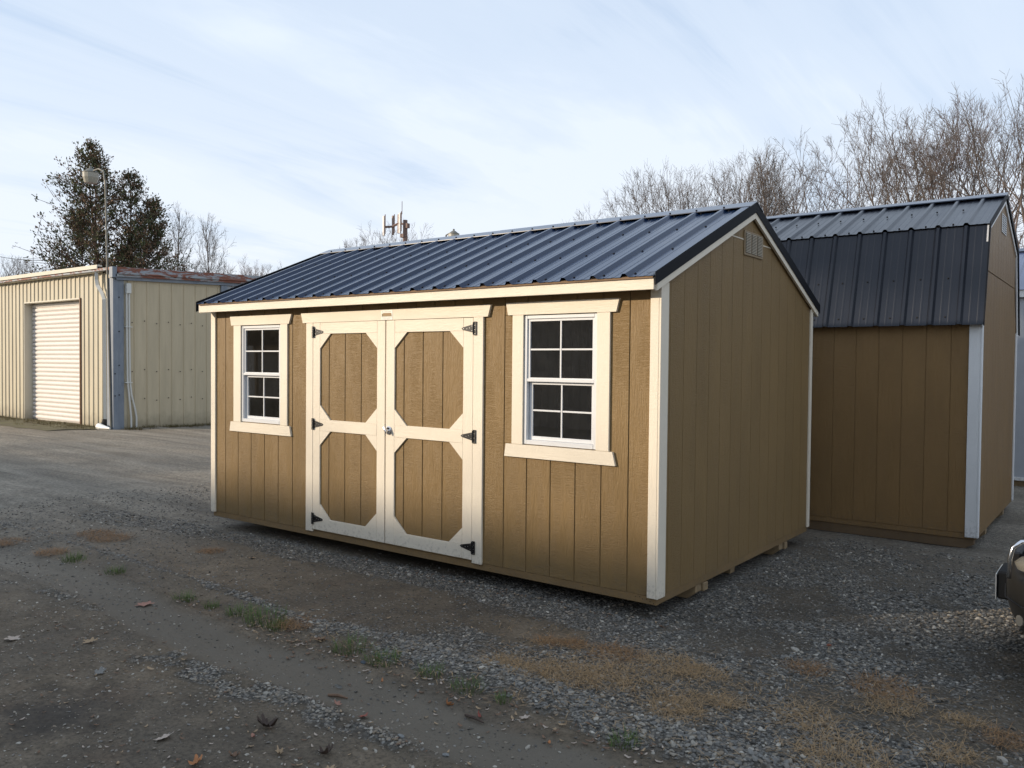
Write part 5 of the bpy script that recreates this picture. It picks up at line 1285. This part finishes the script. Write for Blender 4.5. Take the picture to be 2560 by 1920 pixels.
m_green = leafy('green_grass', (.07, .115, .03), (.14, .19, .07)); m_dry = leafy('dry_grass', (.22, .135, .065), (.48, .34, .19)); m_dryr = leafy('rusty_dry_grass', (.19, .105, .05), (.37, .22, .11))
def tuft(x, y, kind, s, lb, group):
    rd = random.Random(int(x*1000+y*77)); 
    if kind == 'green': v, f = blades(rd, int(120*s), .085*s, .062*s**.5, .0019, .8); m = m_green
    else: v, f = blades(rd, int(240*s), .10*s, .060*s**.5, .0013, 1.9, .93); m = m_dry if kind == 'dry' else m_dryr
    me = bpy.data.meshes.new('grass_tuft'); me.from_pydata(v, [], f); me.materials.append(m)
    o = bpy.data.objects.new('grass_tuft', me); COL.objects.link(o); o.location = (x, y, gh(x, y)-.002); tag(o, lb, 'grass', group)
for (x, y, s, lb) in ((-4.40, -1.55, 1.1, 'small green grass tuft, farthest left along the track edge'), (-3.78, -1.53, .9, 'small green grass tuft, second from the left along the track edge'), (-2.73, -1.59, .9, 'thin green grass tuft just past the pale lobed leaf'),
                      (-2.20, -1.53, 1.0, 'green grass tuft left of the lushest one'), (-1.95, -1.51, 1.7, 'lushest green grass tuft, in the middle of the track edge'), (-1.78, -1.55, .9, 'green grass tuft touching the lushest one on its right'),
                      (-1.12, -1.54, 1.3, 'green grass tuft above the dark blue stone'), (-.85, -1.57, 1.1, 'green grass tuft right of the dark blue stone'), (-.52, -1.54, .8, 'small green grass tuft among fallen leaves'), (-.25, -1.56, 1.0, 'green grass tuft near the orange upright leaf'),
                      (-.03, -1.56, .5, 'faint green grass tuft, last one before the gray gravel'), (.67, -1.60, .8, 'green grass tuft at the bottom right of the track'), (-2.46, -1.56, .6, 'sparse green blades between two tufts at the track edge')):
    tuft(x, y, 'green', s, lb, 'green grass tufts along the track')
for (x, y, k, s, lb) in ((-1.72, -1.45, 'dryr', 1.2, 'brown dry grass beside the lushest green tuft'), (-.33, -1.19, 'dry', 1.3, 'straw-coloured grass clump, leftmost of the dry group'), (-.14, -1.17, 'dry', 1.2, 'straw-coloured grass clump, second of the dry group'),
                      (-.31, -.74, 'dryr', .9, 'small rusty grass clump, left one toward the shed corner'), (-.17, -.68, 'dryr', .8, 'small rusty grass clump, right one toward the shed corner'), (.07, -1.10, 'dry', 1.6, 'big straw grass clump in the centre of the dry group'),
                      (.10, -.68, 'dryr', 1.5, 'rusty grass clump on the upper edge of the dry group'), (.27, -1.0, 'dry', 1.8, 'largest straw grass clump of the dry group'), (.42, -.64, 'dry', 1.7, 'spread straw clump on the far side of the dry group'), (.60, -.64, 'dry', 1.3, 'straw clump at the right far edge of the dry group'),
                      (.65, -1.07, 'dry', 1.4, 'straw clump right of the largest one'), (.71, -1.20, 'dry', 1.2, 'bushy straw clump at the near right of the dry group'), (.84, -.93, 'dry', .8, 'little straw tuft between the dry group and the lone clump'), (1.20, -.86, 'dry', 1.4, 'lone straw clump at the lower right middle'),
                      (1.40, -.23, 'dryr', 1.6, 'rusty grass clump on the gravel hump at the right'), (1.49, -.40, 'dry', 1.3, 'straw clump just below the rusty one at the right'), (1.44, -1.14, 'dry', 2.0, 'large dry grass clump cut by the bottom edge of the photo'), (1.79, -.40, 'dry', .9, 'small straw tuft near the right edge'),
                      (1.98, -.50, 'dryr', 1.1, 'rusty tuft by the largest pale rock'), (1.80, -.80, 'dry', 1.0, 'flattened straw tuft left of the largest pale rock'), (1.02, -.22, 'dryr', 1.1, 'thin rusty tuft beyond the dry group'), (-5.0, -.95, 'dryr', 1.8, 'rusty grass patch on the gravel left of the shed'),
                      (-5.3, -.93, 'dryr', 1.6, 'rusty grass patch farthest left of the shed'), (-4.79, -1.55, 'dryr', 1.3, 'rusty grass patch at the left end of the track'), (-5.5, -1.6, 'dryr', 1.5, 'rusty grass patch at the left edge of the photo'), (-3.92, -.62, 'dryr', 1.1, 'rusty grass patch in the mud before the left window')):
    tuft(x, y, k, s, lb, 'dry grass clumps on the gravel')
rds = random.Random(91); sv = []; sf = []
for k in range(2400):
    t = rds.random()
    if t < .55: x, y = .35+rds.gauss(0, .45), -.92+rds.gauss(0, .22)
    elif t < .8: x, y = 1.5+rds.gauss(0, .35), -.6+rds.gauss(0, .35)
    elif t < .9: x, y = rds.uniform(-2.2, 1.2), -1.52+rds.gauss(0, .06)
    else: x, y = rds.uniform(-5.5, -3), -1.0+rds.gauss(0, .3)
    a_ = rds.uniform(0, 6.28); L_ = rds.uniform(.02, .08); z = gh(x, y)+.006+rds.uniform(0, .012); o = len(sv); c, sn = math.cos(a_), math.sin(a_); w_ = .0011
    for q, zq in ((0, 0), (.5, rds.uniform(0, .012)), (1., rds.uniform(-.004, .01))):
        sv += [(x+c*L_*q-sn*w_, y+sn*L_*q+c*w_, z+zq), (x+c*L_*q+sn*w_, y+sn*L_*q-c*w_, z+zq)]
    sf += [(o, o+1, o+3, o+2), (o+2, o+3, o+5, o+4)]
me = bpy.data.meshes.new('straw'); me.from_pydata(sv, [], sf); me.materials.append(m_dry); o = bpy.data.objects.new('straw', me); COL.objects.link(o); tag(o, 'loose straw strewn flat over the gravel around the dry clumps', 'straw', kind='stuff')
# thin weeds
rdw = random.Random(44); wv = []; wf = []
for k in range(520):
    t = rdw.random()
    if t < .5: x = rdw.uniform(-24, -16.9); y = 5.15-abs(rdw.gauss(0, .35))
    else: x = -16.55+abs(rdw.gauss(0, .18)); y = rdw.uniform(5.3, 10)
    v, f = blades(rdw, 9, .10, .10, .004, .9, .3); o = len(wv); z = gh(x, y)
    wv += [(a+x, b+y, c+z) for a, b, c in v]; wf += [tuple(i+o for i in q) for q in f]
me = bpy.data.meshes.new('weeds'); me.from_pydata(wv, [], wf); me.materials.append(leafy('weeds', (.07, .06, .025), (.17, .13, .06))); o = bpy.data.objects.new('weeds', me); COL.objects.link(o); tag(o, 'low dry weeds along the foot of the tan warehouse', 'weeds', kind='stuff')
gvg = MB()
# grass verge
vx = np.linspace(-34, -17.0, 60); vyy = np.linspace(3.9, 5.3, 10); vv = []; ff = []
for j, y in enumerate(vyy):
    for i, x in enumerate(vx): vv.append((x, y-.25*(j == 0)*vnoise(np.array([x]), np.array([0.]), 9, 3, 2.)[0]-.0, gh(x, y)+.006+.02*float(vnoise(np.array([x]), np.array([y]), 4, 3, 3.)[0])*(0 < j)))
for j in range(9):
    for i in range(59): ff.append((j*60+i, j*60+i+1, (j+1)*60+i+1, (j+1)*60+i))
me = bpy.data.meshes.new('grass_verge'); me.from_pydata(vv, [], ff); me.shade_smooth()
m, nt, p = mat('thin_turf'); q = noise(nt, coords(nt, (1, 1, 1), offs=False), 2.5, 6, .7); nt.links.new(RAMP(nt, q, [(.3, (.075, .062, .04)), (.5, (.13, .115, .06)), (.7, (.12, .125, .05))]), p.inputs['Base Color']); bump(nt, p, noise(nt, coords(nt, (1, 1, 1), offs=False), 40, 3, .7), .8, .03); p.inputs['Roughness'].default_value = .9
me.materials.append(m); o = bpy.data.objects.new('grass_verge', me); COL.objects.link(o); tag(o, kind='structure')

# ------------------------------------------------------------------ fallen leaves
def leaf_mesh(rd, lobed, curl):
    """flat lobed or elliptical leaf with a raised, curled edge"""
    n = 28 if lobed else 12; rim = []
    for i in range(n):
        a = 2*math.pi*i/n; rr = (.5*(1+((.26*math.cos(a*5.0+.3)+.13*math.cos(a*9+1)) if lobed else 0))*(1 if lobed else 1)); x = rr*math.cos(a)*(1.0 if lobed else 1.15); y = rr*math.sin(a)*(.62 if lobed else .42)
        rim.append((x, y, curl*(x*x*1.2+y*y*2.2)*rd.uniform(.6, 1.4)+rd.uniform(0, .05)))
    v = [(0, 0, 0)]+[(x*.5, y*.5, z*.3) for x, y, z in rim]+rim; f = []
    for i in range(n): j = (i+1) % n; f += [(0, 1+i, 1+j), (1+i, 1+n+i, 1+n+j, 1+j)]
    v += [(.5, -.012, .01), (.5, .012, .01), (.85, .03, .03)]; k = len(v); f.append((k-3, k-2, k-1))
    return v, f
LC = {'tan': (.33, .235, .14), 'pale': (.40, .33, .27), 'orange': (.36, .15, .055), 'red': (.24, .065, .045), 'brown': (.17, .10, .06), 'dark': (.055, .035, .025), 'gray': (.17, .165, .15), 'rose': (.30, .15, .105)}
ML = {k: plain('leaf_'+k, c, .7, var=.25, vs=30) for k, c in LC.items()}
for (x, y, s, c, cu, lb) in ((-2.89, -1.79, .14, 'rose', .1, 'large pinkish lobed oak leaf on the smooth track'), (-2.78, -2.65, .13, 'pale', .1, 'large pale lobed leaf cut by the left edge of the photo'), (-2.38, -2.40, .085, 'tan', .5, 'tan curled leaf pair in the left foreground mud'),
                      (-1.88, -2.59, .085, 'gray', .3, 'grayish crumpled leaf left of the foreground centre'), (-1.71, -2.41, .05, 'tan', .5, 'small curled tan leaf below the foreground gravel'), (-.60, -2.84, .085, 'orange', .7, 'bright orange oak leaf at the bottom edge'),
                      (-.91, -2.80, .09, 'pale', .2, 'pale tan lobed leaf in the bottom foreground'), (-.63, -2.55, .05, 'rose', .9, 'pinkish crumpled leaf beside the dark shrivelled one'), (-.67, -2.45, .11, 'dark', 1.2, 'dark shrivelled leaf cluster in the foreground'),
                      (-.42, -2.57, .055, 'tan', .9, 'brown crumpled leaf with pale top in the foreground'), (-.54, -2.70, .055, 'brown', 1., 'brown crumpled leaf left of the pale-topped one'), (-.79, -1.92, .05, 'gray', 1.3, 'folded leaf standing upright on the track'),
                      (-.62, -2.08, .055, 'rose', .6, 'pink-brown lobed leaf at the near edge of the track'), (-.41, -2.11, .075, 'red', .3, 'long reddish leaf on the light gravel'), (-.20, -1.77, .055, 'orange', 1.5, 'orange leaf standing upright right of the track'),
                      (.0, -1.77, .045, 'red', 1.3, 'dark red folded leaf beside the scrap of bark'), (-.64, -1.77, .035, 'orange', 1.2, 'small orange cupped leaf in the mud by the track'), (-.26, -2.46, .08, 'dark', 1.2, 'dark curled leaf at the bottom, left of the pale leaves'),
                      (-.02, -1.88, .04, 'brown', .8, 'brown leaf just below the dark red one'), (.41, -1.80, .04, 'orange', .9, 'rust-orange leaf among mud at the lower right'), (.36, -1.62, .05, 'tan', .6, 'tan leaf at the edge of the gray windrow'),
                      (.18, -1.66, .055, 'pale', .3, 'long pale leaf lying right of the leaf pile'), (-.15, -2.53, .055, 'tan', .6, 'tan leaf touching the bottom edge'), (-1.38, -1.55, .08, 'brown', .5, 'flattened brown leaves beside the dry grass'),
                      (-1.19, -.48, .045, 'tan', .4, 'single tan leaf on the gravel below the right window'), (-3.42, -.57, .08, 'tan', .3, 'pale leaf on the mud before the left window')):
    rd = random.Random(int(x*913+y*77)); v, f = leaf_mesh(rd, s > .05, cu)
    me = bpy.data.meshes.new('fallen_leaf'); me.from_pydata(v, [], f); me.materials.append(ML[c]); me.shade_smooth()
    o = bpy.data.objects.new('fallen_leaf', me); COL.objects.link(o); o.location = (x, y, gh(x, y)+.007); s *= .8; o.scale = (s, s, s*.9); o.rotation_euler = (rd.uniform(-.2, .2)+(.9 if 'upright' in lb else 0), rd.uniform(-.2, .2), rd.uniform(0, 6))
    tag(o, lb, 'leaf', 'fallen oak leaves in the yard')
ls = {k: ([], []) for k in ('tan', 'pale', 'brown')}
rd = random.Random(77)
for k in range(760):
    t = rd.random()
    if t < .40: x, y = rd.uniform(-3.2, .4), rd.uniform(-3.2, -2.1)
    elif t < .74: x, y = rd.uniform(-2.0, 1.2), -1.66+rd.gauss(0, .10)
    elif t < .84: x, y = rd.uniform(-4.8, 2), rd.uniform(-2, -.3)
    else: x, y = rd.uniform(-3.0, .2), -.0-abs(rd.gauss(0, .06))
    s = rd.uniform(.012, .028)*(1.15 if t > .4 else 1.)
    v, f = leaf_mesh(rd, False, .6); a = rd.uniform(0, 6.28); V_, F_ = ls[rd.choice(('tan', 'pale', 'brown', 'brown'))]; o = len(V_); z = gh(x, y)+.004
    for (p, q, w_) in v: p, q = p*s, q*s*rd.uniform(.9, 1.); V_.append((x+p*math.cos(a)-q*math.sin(a), y+p*math.sin(a)+q*math.cos(a), z+w_*s+rd.uniform(0, .001)))
    F_ += [tuple(i+o for i in g_) for g_ in f]
for k, (V_, F_) in ls.items():
    me = bpy.data.meshes.new('leaf_litter'); me.from_pydata(V_, [], F_); me.materials.append(ML[k]); o = bpy.data.objects.new('leaf_litter', me); COL.objects.link(o); tag(o, {'tan': 'small tan', 'pale': 'small pale yellow', 'brown': 'small brown'}[k]+' leaf litter strewn over the foreground mud', 'leaf litter', kind='stuff')
# twigs and bark scraps
for (x, y, L_, az, m, lb) in ((-.76, -2.02, .11, .3, ML['brown'], 'short brown twig lying on the smooth track'), (-.06, -1.80, .12, -.1, ML['dark'], 'scrap of blackened bark by the dark red leaf')):
    z = gh(x, y)+.008; o = part('twig', MB().tube([(x, y, z), (x+L_*.5*math.cos(az), y+L_*.5*math.sin(az), z+.006), (x+L_*math.cos(az), y+L_*math.sin(az), z)], [.006, .008, .003], 6), m, lift=0); tag(o, lb, 'twig')
